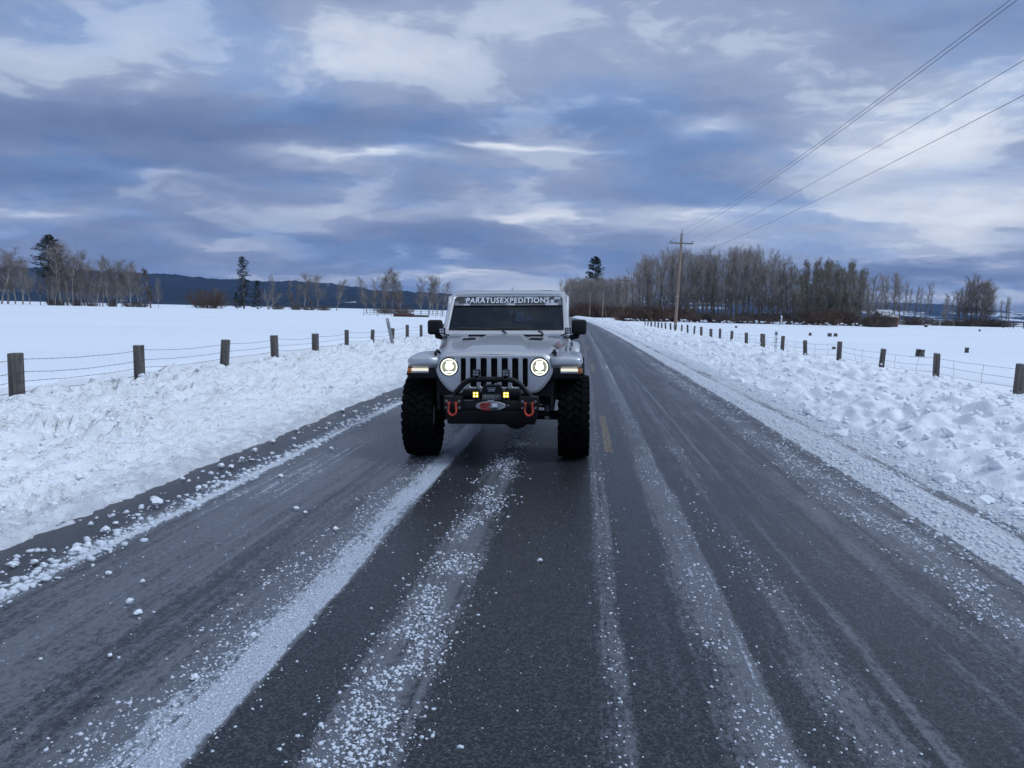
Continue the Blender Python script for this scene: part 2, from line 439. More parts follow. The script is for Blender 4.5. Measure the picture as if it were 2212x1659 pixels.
def mat_road():
    t = NT('icy_asphalt')
    uv = t.n('ShaderNodeUVMap').outputs[0]
    sep = t.n('ShaderNodeSeparateXYZ', {0: uv}); u, v = sep.outputs[0], sep.outputs[1]
    wob = t.math('MULTIPLY', t.math('SUBTRACT', t.noise(t.mapped(uv, (0.6, 0.35, 1)), 1.0, 4.0, 0.6), 0.5), 0.14)
    wob2 = t.math('MULTIPLY', t.math('SUBTRACT', t.noise(uv, 9.0, 3.0, 0.6), 0.5), 0.035)
    uu = t.math('ADD', t.math('ADD', u, wob), wob2)
    un = t.n('ShaderNodeMapRange', {'Value': uu, 'From Min': U0, 'From Max': 0.8, 'To Min': 0, 'To Max': 1}).outputs[0]
    un2 = t.n('ShaderNodeMapRange', {'Value': uu, 'From Min': 0.8, 'From Max': U1, 'To Min': 0, 'To Max': 1}).outputs[0]
    fa = t.ramp(un, [((a-U0)/(0.8-U0), b) for a, b in FILM])
    fb = t.ramp(un2, [((a-0.8)/(U1-0.8), b) for a, b in FILM2])
    d = t.mix(t.math('GREATER_THAN', uu, 0.8), fa, fb)
    # streaky noise along the driving direction plus granular noise
    st = t.noise(t.mapped(uv, (15.0, 0.22, 1)), 1.0, 5.0, 0.65)
    gr = t.noise(t.mapped(uv, (1.0, 0.55, 1)), 34.0, 4.0, 0.68)
    gr2 = t.noise(t.mapped(uv, (1.0, 0.8, 1)), 95.0, 2.0, 0.6)
    pat = t.noise(t.mapped(uv, (0.9, 0.25, 1)), 1.0, 4.0, 0.55)
    dn = t.math('ADD', d, t.math('MULTIPLY', t.math('SUBTRACT', pat, 0.5), 0.46))
    dn = t.math('ADD', dn, t.math('MULTIPLY', t.math('SUBTRACT', st, 0.5), 0.62))
    brk = t.noise(t.mapped(uv, (5.0, 1.6, 1)), 1.0, 4.0, 0.65)
    dn = t.math('ADD', dn, t.math('MULTIPLY', t.math('SUBTRACT', brk, 0.5), 0.34))
    nn = t.math('ADD', t.math('MULTIPLY', gr, 0.65), t.math('MULTIPLY', gr2, 0.35))
    snow = t.step(t.math('SUBTRACT', t.math('MULTIPLY', dn, 1.25), nn), 0.27, 0.42)
    film = t.step(t.math('SUBTRACT', dn, t.math('MULTIPLY', nn, 1.0)), -0.16, 0.10)
    # asphalt with stones in it
    vor = t.n('ShaderNodeTexVoronoi', {'Vector': uv, 'Scale': 105.0}).outputs['Color']
    vs = t.n('ShaderNodeSeparateXYZ', {0: vor}).outputs[0]
    ag = t.noise(uv, 160.0, 2.0, 0.7)
    asp = t.mix(t.step(vs, 0.35, 1.0), (0.006, 0.007, 0.010), (0.055, 0.056, 0.062))
    asp = t.mix(t.step(ag, 0.55, 0.8), asp, (0.10, 0.10, 0.105))
    # centre line
    cen = t.math('LESS_THAN', t.math('ABSOLUTE', t.math('SUBTRACT', u, 0.335)), 0.048)
    ph = t.math('MODULO', t.math('ADD', v, 24.4-8.65), 12.2)
    on = t.math('LESS_THAN', ph, 3.15)
    past = t.math('GREATER_THAN', v, 8.0)
    wear = t.step(t.math('ADD', t.math('MULTIPLY', gr, 0.6), t.math('MULTIPLY', gr2, 0.4)), 0.53, 0.46)
    yel = t.math('MULTIPLY', t.math('MULTIPLY', t.math('MULTIPLY', cen, on), past), wear)
    asp = t.mix(t.math('MULTIPLY', yel, 0.75), asp, (0.36, 0.25, 0.06))
    c = t.mix(t.math('MULTIPLY', film, 0.64), asp, (0.20, 0.212, 0.24))
    grime = t.step(u, 2.3, 2.7); grime = t.math('MULTIPLY', grime, t.step(u, 3.9, 3.5))
    lane = t.math('MULTIPLY', t.step(u, -3.0, -2.8), t.step(u, 2.5, 2.2))
    sc = t.mix(t.math('MULTIPLY', grime, 0.22), (0.66, 0.70, 0.76), (0.48, 0.46, 0.44))
    sc = t.mix(lane, sc, t.mix(t.step(gr2, 0.35, 0.65), (0.36, 0.40, 0.47), (0.60, 0.64, 0.71)))
    c = t.mix(snow, c, sc)
    rg = t.mix(snow, t.mix(film, t.mix(pat, 0.24, 0.42), 0.42), 0.62)
    hgt = t.math('ADD', t.math('MULTIPLY', vs, 0.007), t.math('MULTIPLY', t.math('MULTIPLY', snow, gr), 0.030))
    hgt = t.math('ADD', hgt, t.math('MULTIPLY', ag, 0.002))
    nb = t.bump(hgt, 0.9, 1.0)
    t.principled(Base_Color=c, Roughness=rg, Specular_IOR_Level=0.42, Normal=nb)
    return t.m
M_ROAD = mat_road()

# ------------------------------------------------------------------ setting: field, hills, road, snow banks
def field_z(x, y):
    x = np.asarray(x, float); y = np.asarray(y, float)
    far = sstep(40, 160, np.hypot(x, y))
    return (0.10*(1-far)) + 0.10*(fbm(x/40.0, y/40.0, 3, 3)-0.5)*(1-0.6*far)
def make_field():
    rr = np.concatenate([[0.5], np.geomspace(4, 9000, 90)])
    th = np.linspace(0, 2*math.pi, 181)[:-1]
    Rr, T = np.meshgrid(rr, th, indexing='ij')
    X = Rr*np.sin(T); Y = Rr*np.cos(T)
    Z = field_z(X, Y)
    # under the road and the banks the ground lies lower
    c = X-bend(np.minimum(Y, 420.0))
    trench = sstep(9.6, 8.4, np.abs(c-0.1))*(Y > -60)*(Y < 520)
    Z = Z-0.75*trench
    n, mm = Z.shape
    V = np.stack([X, Y, Z], 2).reshape(-1, 3)
    i = np.arange(n-1)[:, None]; j = np.arange(mm)[None, :]; j2 = (j+1) % mm
    F = np.stack([(i*mm+j), (i*mm+j2), ((i+1)*mm+j2), ((i+1)*mm+j)], 2).reshape(-1, 4)
    F = F[:, ::-1]
    o = link('snow_field', fast_mesh('snow_field', V, F), M_FIELD); tag(o, kind='structure')
make_field()

def yrows(y0, y1, s0, grow):
    ys = [y0]
    while ys[-1] < y1:
        ys.append(ys[-1]+max(s0, s0+grow*(ys[-1]-6)))
    return np.array(ys)
def soften(Z, n):
    for _ in range(n):
        Z[1:-1, 1:-1] = (4*Z[1:-1, 1:-1]+2*(Z[:-2, 1:-1]+Z[2:, 1:-1]+Z[1:-1, :-2]+Z[1:-1, 2:])+Z[:-2, :-2]+Z[2:, 2:]+Z[:-2, 2:]+Z[2:, :-2])/16
    return Z
def strip(name, us, ys, zf, mat, uv=False, soft=0):
    U, Y = np.meshgrid(us, ys, indexing='xy')
    X = U+bend(Y)
    Z = soften(zf(U, Y), soft)
    V = np.stack([X, Y, Z], 2).reshape(-1, 3)
    n, mm = U.shape
    i = np.arange(n-1)[:, None]; j = np.arange(mm-1)[None, :]
    F = np.stack([i*mm+j, i*mm+j+1, (i+1)*mm+j+1, (i+1)*mm+j], 2).reshape(-1, 4)
    uvs = np.stack([U, Y], 2).reshape(-1, 2) if uv else None
    return link(name, fast_mesh(name, V, F, True, uvs), mat)

def rz(U, Y):
    # a hand's breadth of relief where slush has piled up
    def ridge(c, w, h): return h*np.exp(-((U-c)/w)**2)
    n = fbm(U*9, Y*5, 17, 4, 0.6)
    s = ridge(-1.47, 0.14, 0.030)+ridge(-3.2, 0.12, 0.022)+ridge(3.02, 0.20, 0.045)+ridge(3.75, 0.25, 0.05)+ridge(0.72, 0.08, 0.010)+ridge(-0.75, 0.16, 0.008)
    return road_z(U)+s*(0.25+1.2*np.clip(n-0.28, 0, 1))*sstep(60, 15, Y)
us = np.unique(np.concatenate([np.arange(-5.2, 5.61, 0.10), np.arange(-3.4, -2.95, 0.025), np.arange(-1.8, -0.5, 0.03), np.arange(0.5, 0.9, 0.03), np.arange(2.6, 4.3, 0.03)]))
ys = np.concatenate([np.arange(-30, 1.0, 2.0), yrows(1.0, 430, 0.035, 0.014)])
tag(strip('road', us, ys, rz, M_ROAD, uv=True), kind='structure')

def bank_left(U, Y):
    x = -U                                   # distance to the left
    edge = 3.84+0.07*(fbm(Y*0.5, Y*0+2.0, 21, 3)-0.5)*2+0.09*(fbm(Y*4.0, Y*0, 22, 4, 0.6)-0.5)*2
    t = x-edge
    prof = np.interp(t, [-0.3, 0.0, 0.06, 0.5, 1.2, 2.2, 3.0, 3.5, 3.9, 4.6, 5.6, 7.0], [-0.4, -0.11, -0.055, 0.01, 0.07, 0.17, 0.27, 0.29, 0.20, 0.13, 0.08, 0.02])
    prof = prof+0.07*(fbm(U*0.7, Y*0.45, 31, 3)-0.5)*sstep(0.3, 1.5, t)*sstep(6.5, 4, t)
    h1, e1 = blocks(U*3.2+0.8*fbm(U*3, Y*3, 5, 2), Y*2.8+0.8*fbm(U*3, Y*3, 6, 2), 41, 0.5)
    h2, e2 = blocks(U*8.5+fbm(U*6, Y*6, 7, 2), Y*8+fbm(U*6, Y*6, 8, 2), 51, 0.5)
    a1 = np.interp(t, [0, 0.5, 1.5, 2.6, 3.3, 3.9, 4.5], [0.0, 0.04, 0.10, 0.17, 0.25, 0.15, 0.0])
    a2 = np.interp(t, [0, 0.1, 0.8, 2.0, 3.3, 4.0, 4.6], [0.03, 0.075, 0.11, 0.14, 0.15, 0.07, 0.0])
    sel = sstep(0.35, 0.75, fbm(U*1.1, Y*1.1, 61, 3))
    rough = a1*(h1-0.5)*(0.3+0.9*sel)+a2*(h2-0.5)*(0.55+0.6*sel)
    fine = 0.08*(fbm(U*14, Y*14, 71, 3, 0.6)-0.5)*sstep(-0.02, 0.1, t)*sstep(4.8, 4.0, t)
    return prof+rough+fine
us = -np.concatenate([np.arange(3.6, 8.3, 0.04), np.arange(8.3, 11.0, 0.15)])
ys = np.concatenate([np.arange(-12, 2.5, 0.5), yrows(2.5, 420, 0.042, 0.013)])
tag(strip('snow_bank_left', us[::-1], ys, bank_left, M_BANK_L, uv=True, soft=0), kind='structure')

def bank_right(U, Y):
    edge = 4.02+0.22*(fbm(Y*0.45, Y*0+2.0, 23, 3)-0.5)*2+0.10*(fbm(Y*2.4, Y*0, 24, 3)-0.5)*2
    t = U-edge
    prof = np.interp(t, [-0.3, 0.0, 0.05, 0.5, 1.0, 1.6, 2.2, 3.0, 3.8, 4.6, 5.6, 7.0], [-0.5, -0.13, -0.08, 0.12, 0.27, 0.39, 0.42, 0.33, 0.25, 0.17, 0.09, 0.02])
    prof = prof+0.14*(fbm(U*0.8, Y*0.7, 33, 3)-0.5)*sstep(0.1, 1.0, t)*sstep(6, 4, t)
    w1 = fbm(U*2, Y*2, 5, 3); w2 = fbm(U*2, Y*2, 6, 3)
    h0, e0 = blocks(U*2.3+0.9*w1, Y*2.1+0.9*w2, 39, 0.6)
    h1, e1 = blocks(U*5.2+1.1*w2, Y*4.8+1.1*w1, 43, 0.6)
    h2, e2 = blocks(U*8.0+fbm(U*6, Y*6, 7, 2), Y*7.5+fbm(U*6, Y*6, 8, 2), 53, 0.7)
    a0 = np.interp(t, [0, 0.2, 0.9, 2.2, 3.2, 4.2], [0.0, 0.06, 0.13, 0.15, 0.06, 0.0])
    a1 = np.interp(t, [0, 0.1, 0.8, 2.3, 3.4, 4.4], [0.03, 0.09, 0.13, 0.14, 0.08, 0.0])
    a2 = np.interp(t, [0, 0.2, 2.5, 3.5, 4.5], [0.04, 0.09, 0.11, 0.10, 0.0])
    h3, e3 = blocks(U*16, Y*15, 57, 0.6)
    rough = a0*(h0-0.5)+a1*(h1-0.5)+a2*(h2-0.5)+0.5*a2*(h3-0.5)
    rough = rough*(0.42+0.68*sstep(0.36, 0.66, fbm(U*0.9, Y*0.8, 91, 3)))
    return prof+rough+0.03*(fbm(U*18, Y*18, 72, 3, 0.6)-0.5)*sstep(0, 0.1, t)*sstep(5, 4, t)
us = np.concatenate([np.arange(3.6, 8.3, 0.036), np.arange(8.3, 11.0, 0.15)])
ys = np.concatenate([np.arange(-12, 4.0, 0.5), yrows(4.0, 420, 0.036, 0.012)])
tag(strip('snow_bank_right', us, ys, bank_right, M_BANK_R, soft=1), kind='structure')
def rubble():
    rng = np.random.default_rng(8)
    n = 7000
    y = 4.0*(70/4.0)**rng.uniform(0, 1, n); u = 4.05+4.2*rng.uniform(0, 1, n)**1.15
    s = 0.010+0.050*rng.uniform(0, 1, n)**5
    P = [np.stack([u+bend(y), y, bank_right(u, y)], 1)]; S = [s]
    V0, F0 = lumps(P[0]-S[0][:, None]*np.array([[0, 0, 0.35]]), S[0], rng, (0.6, 1.0), 0.42)
    tag(link('snow_rubble', fast_mesh('snow_rubble', V0, F0, True), M_BANK_R), 'crumbled snow rubble strewn over the right bank', 'snow rubble', kind='stuff')
    P, S = [], []
    n = 12000
    y = 3.0*(60/3.0)**rng.uniform(0, 1, n); u = -3.95-3.9*rng.uniform(0, 1, n)**0.85
    s = 0.008+0.030*rng.uniform(0, 1, n)**4
    P.append(np.stack([u+bend(y), y, bank_left(u, y)], 1)); S.append(s)
    S = np.concatenate(S); V, F = lumps(np.concatenate(P)-S[:, None]*np.array([[0, 0, 0.75]]), S, rng, (0.6, 1.0), 0.42)
    tag(link('snow_crumbs', fast_mesh('snow_crumbs', V, F, True), M_BANK_R), 'fine snow crumbs strewn over the left bank', 'snow crumbs', kind='stuff')
rubble()

def mat_forest(name, snow_amt, patch_scale):
    t = NT(name); p = t.pos()
    f = t.noise(t.mapped(p, (0.02, 0.02, 0.05)), 1.0, 4.0, 0.65)
    c = t.mix(t.step(f, 0.3, 0.7), (0.010, 0.016, 0.024), (0.026, 0.036, 0.046))
    s = t.noise(t.mapped(p, (patch_scale, patch_scale, patch_scale*3.5)), 1.0, 5.0, 0.6)
    c = t.mix(t.step(s, 0.66-snow_amt, 0.72-snow_amt), c, (0.75, 0.78, 0.82))
    t.principled(Base_Color=c, Roughness=0.95, Specular_IOR_Level=0.05)
    return t.m
def hill(name, prof, Y, depth, mat, seed, spike):
    """a wooded ridge: prof is px column -> px row of its skyline at depth Y"""
    xs = np.linspace(col_x(prof[0][0], Y), col_x(prof[-1][0], Y), 900)
    cx = [col_x(a, Y) for a, b in prof]
    hz = []
    for a, b in prof:
        hor = 649.0+0.0215*a
        hz.append(max((hor-b)*px_m(Y), 0)+CAM_H)
    H = np.interp(xs, cx, hz)
    ts = np.concatenate([np.linspace(0, 1, 26), [1.0, 1.25, 1.6]])
    X, T = np.meshgrid(xs, ts, indexing='xy')
    base = np.where(T <= 1, T**1.15, 1-(T-1)*0.9)
    Z = H[None]*base*(0.9+0.2*fbm(X/500.0, T*4, seed, 4)*T)
    Z = np.where(T == 0, -5.0, Z)
    top = (T > 0.15)
    Z = Z+spike*(vnoise(X/(spike*0.8), T*90+7, seed+3)*0.7+0.5*vnoise(X/(spike*2.6), T*60, seed+4)-0.4)*top
    Yy = Y-depth*(1-T)+60*fbm(X/300.0, T*6, seed+9, 3)
    n, mm = X.shape
    V = np.stack([X, Yy, Z], 2).reshape(-1, 3)
    i = np.arange(n-1)[:, None]; j = np.arange(mm-1)[None, :]
    F = np.stack([i*mm+j, i*mm+j+1, (i+1)*mm+j+1, (i+1)*mm+j], 2).reshape(-1, 4)
    return tag(link(name, fast_mesh(name, V, F, False), mat), kind='structure')
hill('wooded_hill', [(-500, 556), (-200, 560), (49, 572), (200, 583), (350, 594), (442, 599), (560, 606), (692, 613), (760, 621), (817, 627), (967, 635), (1080, 645), (1180, 657), (1290, 672), (1340, 677)],
     4200, 1500, mat_forest('blue_forest', -0.02, 0.0050), 5, 14)
hill('distant_hills', [(1180, 668), (1300, 662), (1420, 652), (1560, 648), (1700, 650), (1891, 656), (2001, 659), (2060, 664), (2130, 672), (2240, 680), (2420, 684), (2700, 676), (2900, 690)],
     8200, 2500, mat_forest('distant_forest', 0.12, 0.0016), 15, 22)
# ------------------------------------------------------------------ loose snow on the road
def snow_density():
    rng = np.random.default_rng(3)
    P, S = [], []
    def band(n, c, w, smin, smax, y0=1.9, y1=26.0, clump=0.0, pw=2.0):
        # more of them counted close to the camera, where single grains can be told apart
        y = y0*(y1/y0)**rng.uniform(0, 1, n)
        u = rng.normal(c, w, n)
        if clump > 0:
            k = vnoise(u*6, y*3.0, 77); keep = rng.uniform(0, 1, n) < sstep(clump-0.15, clump+0.2, k)
            y, u = y[keep], u[keep]
        s = smin+(smax-smin)*rng.uniform(0, 1, len(y))**pw
        P.append(np.stack([u+bend(y), y, rz(u, y)], 1)); S.append(s)
    band(5000, -1.50, 0.10, 0.003, 0.008, pw=3)
    band(3000, -1.74, 0.08, 0.002, 0.010, clump=0.48, pw=3)
    band(13000, -0.76, 0.10, 0.002, 0.0105, clump=0.32, pw=3.5)
    band(1800, 0.72, 0.07, 0.002, 0.009, clump=0.45, y1=14, pw=3)
    band(1100, 1.10, 0.09, 0.002, 0.009, clump=0.48, y1=10, pw=3)
    band(300, 0.19, 0.05, 0.003, 0.008, y1=10)
    band(5200, 2.42, 0.16, 0.003, 0.013, y0=4.0, clump=0.40, pw=3)
    band(6500, 3.02, 0.16, 0.005, 0.026, y0=4.5, y1=34, pw=4)
    band(2400, 3.45, 0.14, 0.006, 0.022, y0=5.5, y1=34, clump=0.4)
    band(3000, 3.85, 0.16, 0.008, 0.032, y0=6, y1=36, pw=3)
    band(2600, -3.20, 0.075, 0.005, 0.032, y0=3.0, y1=34, pw=5)
    band(1200, -3.45, 0.14, 0.006, 0.030, y0=3.4, y1=34, pw=3, clump=0.4)
    band(500, -2.4, 0.50, 0.002, 0.008, y1=16, pw=5)
    band(600, 1.0, 0.80, 0.0015, 0.005, y1=12, pw=3)
    band(350, -0.2, 0.60, 0.0015, 0.0045, y1=10, pw=3)
    return np.concatenate(P), np.concatenate(S)
P_, S_ = snow_density()
V, F = lumps(P_-S_[:, None]*np.array([[0, 0, 0.28]]), S_, np.random.default_rng(4), (0.5, 0.95), 0.42)
tag(link('slush_grains', fast_mesh('slush_grains', V, F, True), M_GRAIN), 'countless pale grains of ice and slush strewn in strips along the road', 'slush', kind='stuff')

def lump_mesh(name, seed, rough=0.22, sub=3, squash=0.75, blocky=0.0):
    rng = np.random.default_rng(seed)
    bm = bmesh.new(); bmesh.ops.create_icosphere(bm, subdivisions=sub, radius=1.0)
    off = rng.uniform(0, 50, 3)
    dirs = rng.normal(size=(13, 3)); dirs /= np.linalg.norm(dirs, axis=1)[:, None]; cut = rng.uniform(0.48, 0.85, 13)
    for v in bm.verts:
        p = np.array(v.co)
        if blocky:
            d = dirs@p; k = np.max(d/cut)
            if k > 1: p = p*(1-blocky+blocky/k)
        n = float(fbm(np.array([p[0]*2.2+off[0]]), np.array([p[1]*2.2+p[2]*1.9+off[1]]), seed, 4, 0.6)[0])
        p = p*(1+rough*(n-0.5)*2.4)
        p[2] *= squash
        v.co = p
    zmin = min(v.co.z for v in bm.verts)
    for v in bm.verts: v.co.z -= zmin+0.10
    me = bpy.data.meshes.new(name); bm.to_mesh(me); bm.free()
    me.polygons.foreach_set('use_smooth', np.full(len(me.polygons), True)); me.set_sharp_from_angle(angle=R(24))
    me.materials.append(M_LUMP)
    return me
LM = [lump_mesh('snow_lump', 200+i, 0.42, 3, 0.72, 0.7) for i in range(6)]
BM_ = [lump_mesh('snow_block', 300+i, 0.22, 3, 0.66, 0.95) for i in range(6)]
LUMPS = [(606, 1028, 12), (640, 1103, 15), (725, 1150, 13), (235, 1237, 15), (308, 1257, 13), (280, 1304, 20), (298, 1328, 20), (547, 1384, 16), (421, 1477, 22),
         (238, 1420, 11), (88, 1425, 10), (340, 1088, 30), (228, 1143, 26), (165, 1190, 30), (75, 1210, 18), (92, 1213, 12), (500, 1006, 16), (428, 1052, 14),
         (690, 960, 10), (716, 970, 12), (395, 1030, 12), (660, 1110, 10), (478, 1004, 18), (522, 990, 14), (250, 1125, 12), (190, 1172, 16), (550, 970, 14), (590, 950, 12), (640, 925, 12), (740, 885, 12)]
for i, (x, y, s) in enumerate(LUMPS):
    X, Y = on_plane(x, y, -0.06)
    o = link('snow_lump', LM[i % 6]); r = s*0.5*Y/1661.0*1.02
    o.location = (X, Y, float(road_z(X))+0.004); o.scale = (r, r, r); o.rotation_euler = (0, 0, i*1.7)
    tag(o, 'small rounded white lump of snow lying loose on the lane left of the truck', 'snow lump', 'loose snow lumps on the left lane')
X, Y = on_plane(27, 1221, -0.08)
o = link('snow_lump', LM[2]); o.location = (X, Y, float(road_z(X))+0.003); o.scale = (0.046, 0.026, 0.026); tag(o, 'long flat lump of snow at the left end of the slush line', 'snow lump')
X, Y = on_plane(1166, 1220, -0.03)
o = link('snow_lump', LM[4]); o.location = (X, Y, float(road_z(X))+0.003); o.scale = (0.021, 0.018, 0.018); tag(o, 'lone white lump of snow on the bare asphalt in front of the truck', 'snow lump')
BLK = [(1747, 876, 46), (1771, 893, 28), (1822, 921, 40), (1951, 984, 38), (2040, 1012, 58), (2124, 1056, 50), (2182, 1050, 46), (2196, 1082, 44), (2049, 952, 40), (1700, 856, 22), (1668, 842, 20), (1905, 960, 22),
       (1850, 935, 20), (1990, 1000, 24), (2085, 1040, 26), (1640, 830, 22), (1600, 812, 24), (1580, 806, 18), (2150, 1010, 44), (1960, 930, 34)]
for i, (x, y, s) in enumerate(BLK):
    X, Y = on_plane(x, y+s*0.2, 0.02)
    o = link('snow_block', BM_[i % 6]); r = s*0.5*Y/1661.0*1.05
    zb = float(bank_right(np.array([X-float(bend(Y))]), np.array([Y]))[0]) if X > 4.1 else float(road_z(X))
    zb = max(min(zb, 0.35), float(road_z(X)))
    o.location = (X, Y, zb-0.01); o.scale = (r, r*0.9, r); o.rotation_euler = (random.uniform(-.25, .25), random.uniform(-.25, .25), i*2.1)
    tag(o, 'angular block of snow broken off at the foot of the right bank', 'snow block', 'snow blocks along the right bank')

# ------------------------------------------------------------------ trees
def unit(v): return v/max(np.linalg.norm(v), 1e-9)
def branch(rng, segs, p, d, L, r, n, up=0.25, wob=0.18, tip=0.35):
    """grow a limb of n pieces from p along d; returns its joints"""
    pts = [(p, d, r)]
    for i in range(n):
        d = unit(d+rng.normal(0, wob, 3)+np.array([0, 0, up/n]))
        q = p+d*L/n; r1 = r*(1-(1-tip)/n) if tip else r*0.6
        segs.append((*p, *q, r, r1)); p, r = q, r1
        pts.append((p, d, r))
    return pts
def bare_tree(seed, h, spread=0.28, nb=26, start=0.22, asc=0.9, stems=1, twig=0.011, nsub=6, ntw=6, lean=0.0, flat=0.6):
    rng = np.random.default_rng(seed)
    big, small = [], []
    for s in range(stems):
        d0 = unit(np.array([rng.normal(0, 0.10*(stems > 1)+0.02)+lean, rng.normal(0, 0.10*(stems > 1)+0.02), 1.0]))
        hh = h*rng.uniform(0.8, 1.0) if s else h
        p0 = np.array([rng.normal(0, 0.06), rng.normal(0, 0.06), -0.3]) if stems > 1 else np.array([0, 0, -0.3])
        r0 = hh*(0.0125 if stems == 1 else 0.009)
        tr = branch(rng, big, p0, d0, hh*0.97, r0, 10, 0.15, 0.045, 0.12)
        zs = np.array([t[0][2] for t in tr])
        for b in range(nb):
            t = start+(0.98-start)*rng.uniform(0, 1)**0.85
            k = min(int(t*10), 9); f = t*10-k
            p = tr[k][0]*(1-f)+tr[k+1][0]*f; rt = tr[k][2]*(1-f)+tr[k+1][2]*f
            az = rng.uniform(0, 6.283); el = rng.uniform(0.45, 1.0)*asc
            d = np.array([math.cos(az)*math.cos(el), math.sin(az)*math.cos(el), math.sin(el)])
            L = hh*spread*(1-flat*t)*rng.uniform(0.65, 1.2)
            bp = branch(rng, big, p, d, L, max(rt*0.45, 0.02), 4, 0.5, 0.16, 0.3)
            for s2 in range(nsub):
                kk = rng.integers(1, 5); q, dd, rr = bp[kk]
                sd = unit(dd+rng.normal(0, 0.55, 3)+np.array([0, 0, 0.2]))
                sp = branch(rng, small, q, sd, L*rng.uniform(0.28, 0.5), max(rr*0.6, twig*1.3), 3, 0.4, 0.22, 0.5)
                for w in range(ntw):
                    q2, d2, r2 = sp[rng.integers(1, 4)]
                    td = unit(d2+rng.normal(0, 0.6, 3)+np.array([0, 0, 0.15]))
                    branch(rng, small, q2, td, L*rng.uniform(0.10, 0.24)+0.25, twig, 2, 0.3, 0.25, 0.3)
    V1, F1 = tubes(big, 6); V2, F2 = tubes(small, 3)
    return fast_mesh('trunk', V1, F1), fast_mesh('crown', V2, F2, False)

M_BARK = simple('pale_bark', (0.30, 0.27, 0.245), 0.9, var=0.3, scale=1.2, stretch=(1, 1, 0.3))
M_BARKD = simple('dark_bark', (0.16, 0.14, 0.125), 0.9, var=0.3, scale=1.2, stretch=(1, 1, 0.3))
M_TWIG = simple('grey_twigs', (0.28, 0.246, 0.214), 0.9, var=0.25, scale=0.4)
M_TWIGL = simple('brownish_twigs', (0.20, 0.165, 0.135), 0.9, var=0.25, scale=0.4)
M_TWIGO = simple('olive_twigs', (0.20, 0.18, 0.14), 0.9, var=0.25, scale=0.4)
M_TWIGR = simple('rust_twigs', (0.120, 0.074, 0.052), 0.9, var=0.35, scale=0.5)
M_TWIGB = simple('brown_twigs', (0.105, 0.080, 0.064), 0.9, var=0.35, scale=0.5)
M_CAPW = mat_snow('brush_snow', lump=0.1)
M_NEEDLE = simple('dark_needles', (0.022, 0.034, 0.026), 0.85, var=0.4, scale=0.7)

def tree_obj(meshes, label, X, Y, hscale, wscale, group=None, cat='tree', name='bare_tree', tm=M_BARK, cm=M_TWIG, z=None, rz_=None):
    e = empty(name, (X, Y, float(field_z(X, Y)) if z is None else z), (0, 0, random.uniform(0, 6.28) if rz_ is None else rz_))
    e.scale = (wscale, wscale, hscale)
    for nm, me, mt in (('trunk', meshes[0], tm), ('crown', meshes[1], cm)):
        key = (me.name, mt.name)
        if key not in _mc:
            c = me if not me.materials else me.copy()
            c.materials.clear(); c.materials.append(mt); _mc[key] = c
        c = bpy.data.objects.new(nm, _mc[key]); COL.objects.link(c); c.parent = e
    tag(e, label, cat, group)
    return e
_mc = {}
SLIM = [bare_tree(900+i, 10.0, 0.19, 36, 0.22, 1.15, 1, 0.0072, 5, 6, flat=0.35) for i in range(5)]
SPREAD = [bare_tree(950+i, 10.0, 0.28, 36, 0.22, 1.05, 1, 0.009, 6, 7, flat=0.5) for i in range(4)]
CLUMP = [bare_tree(980+i, 10.0, 0.14, 13, 0.30, 1.15, 5, 0.0085, 4, 6, flat=0.35) for i in range(2)]
BROOM = [bare_tree(930+i, 10.0, 0.14, 40, 0.10, 1.35, 1, 0.0105, 6, 7, flat=0.35) for i in range(3)]

def conifer(seed, h, wid, levels, droop, dens, gap=0.0, prof=None, base=0.12):
    rng = np.random.default_rng(seed)
    segs = []; tr = branch(rng, segs, np.array([0, 0, -0.3]), np.array([0, 0, 1.0]), h, h*0.016, 10, 0.1, 0.02, 0.08)
    T = []
    for i in range(levels):
        t = base+(0.985-base)*i/(levels-1)
        k = min(int(t*10), 9); f = t*10-k; p = tr[k][0]*(1-f)+tr[k+1][0]*f
        w = wid*(np.interp(t, [a for a, b in prof], [b for a, b in prof]) if prof else (1-t)**0.8)
        for b in range(rng.integers(4, 8)):
            if rng.uniform() < gap: continue
            az = rng.uniform(0, 6.283); L = w*rng.uniform(0.55, 1.12)+0.25
            d = np.array([math.cos(az), math.sin(az), rng.uniform(-droop, 0.25)])
            bp = branch(rng, segs, p, unit(d), L, 0.05*h/20, 3, 0.25, 0.08, 0.3)
            for q in range(dens):
                s = rng.uniform(0.25, 1.0); kk = min(int(s*3), 2); ff = s*3-kk
                c = bp[kk][0]*(1-ff)+bp[kk+1][0]*ff
                for w_ in range(5):
                    sz = rng.uniform(0.22, 0.5)*h/22
                    a = unit(rng.normal(size=3)*np.array([1, 1, 0.55])); bb = unit(np.cross(a, rng.normal(size=3)))
                    cc = c+rng.normal(0, 0.14*h/22, 3)
                    T.append((cc-a*sz, cc+a*sz+bb*sz*0.25, cc+bb*sz*0.55))
    T = np.array(T).reshape(-1, 3); F = np.arange(len(T)).reshape(-1, 3)
    V1, F1 = tubes(segs, 5)
    return fast_mesh('trunk', V1, F1), fast_mesh('crown', T, F, False)
PINE = conifer(51, 28.0, 5.2, 26, 0.1, 7, 0.18, [(0, .5), (.3, .55), (.55, 1), (.75, .95), (.9, .55), (1, .1)], 0.42)
SPRUCE = conifer(52, 26.0, 4.0, 40, 0.5, 6, 0.46, [(0, .9), (.2, 1), (.45, .75), (.6, .85), (.8, .6), (.93, .42), (1, .15)], 0.08)
SPRUCE2 = conifer(53, 14.0, 3.4, 30, 0.4, 8, 0.08, [(0, 1), (.3, 1), (.7, .6), (1, .08)], 0.06)
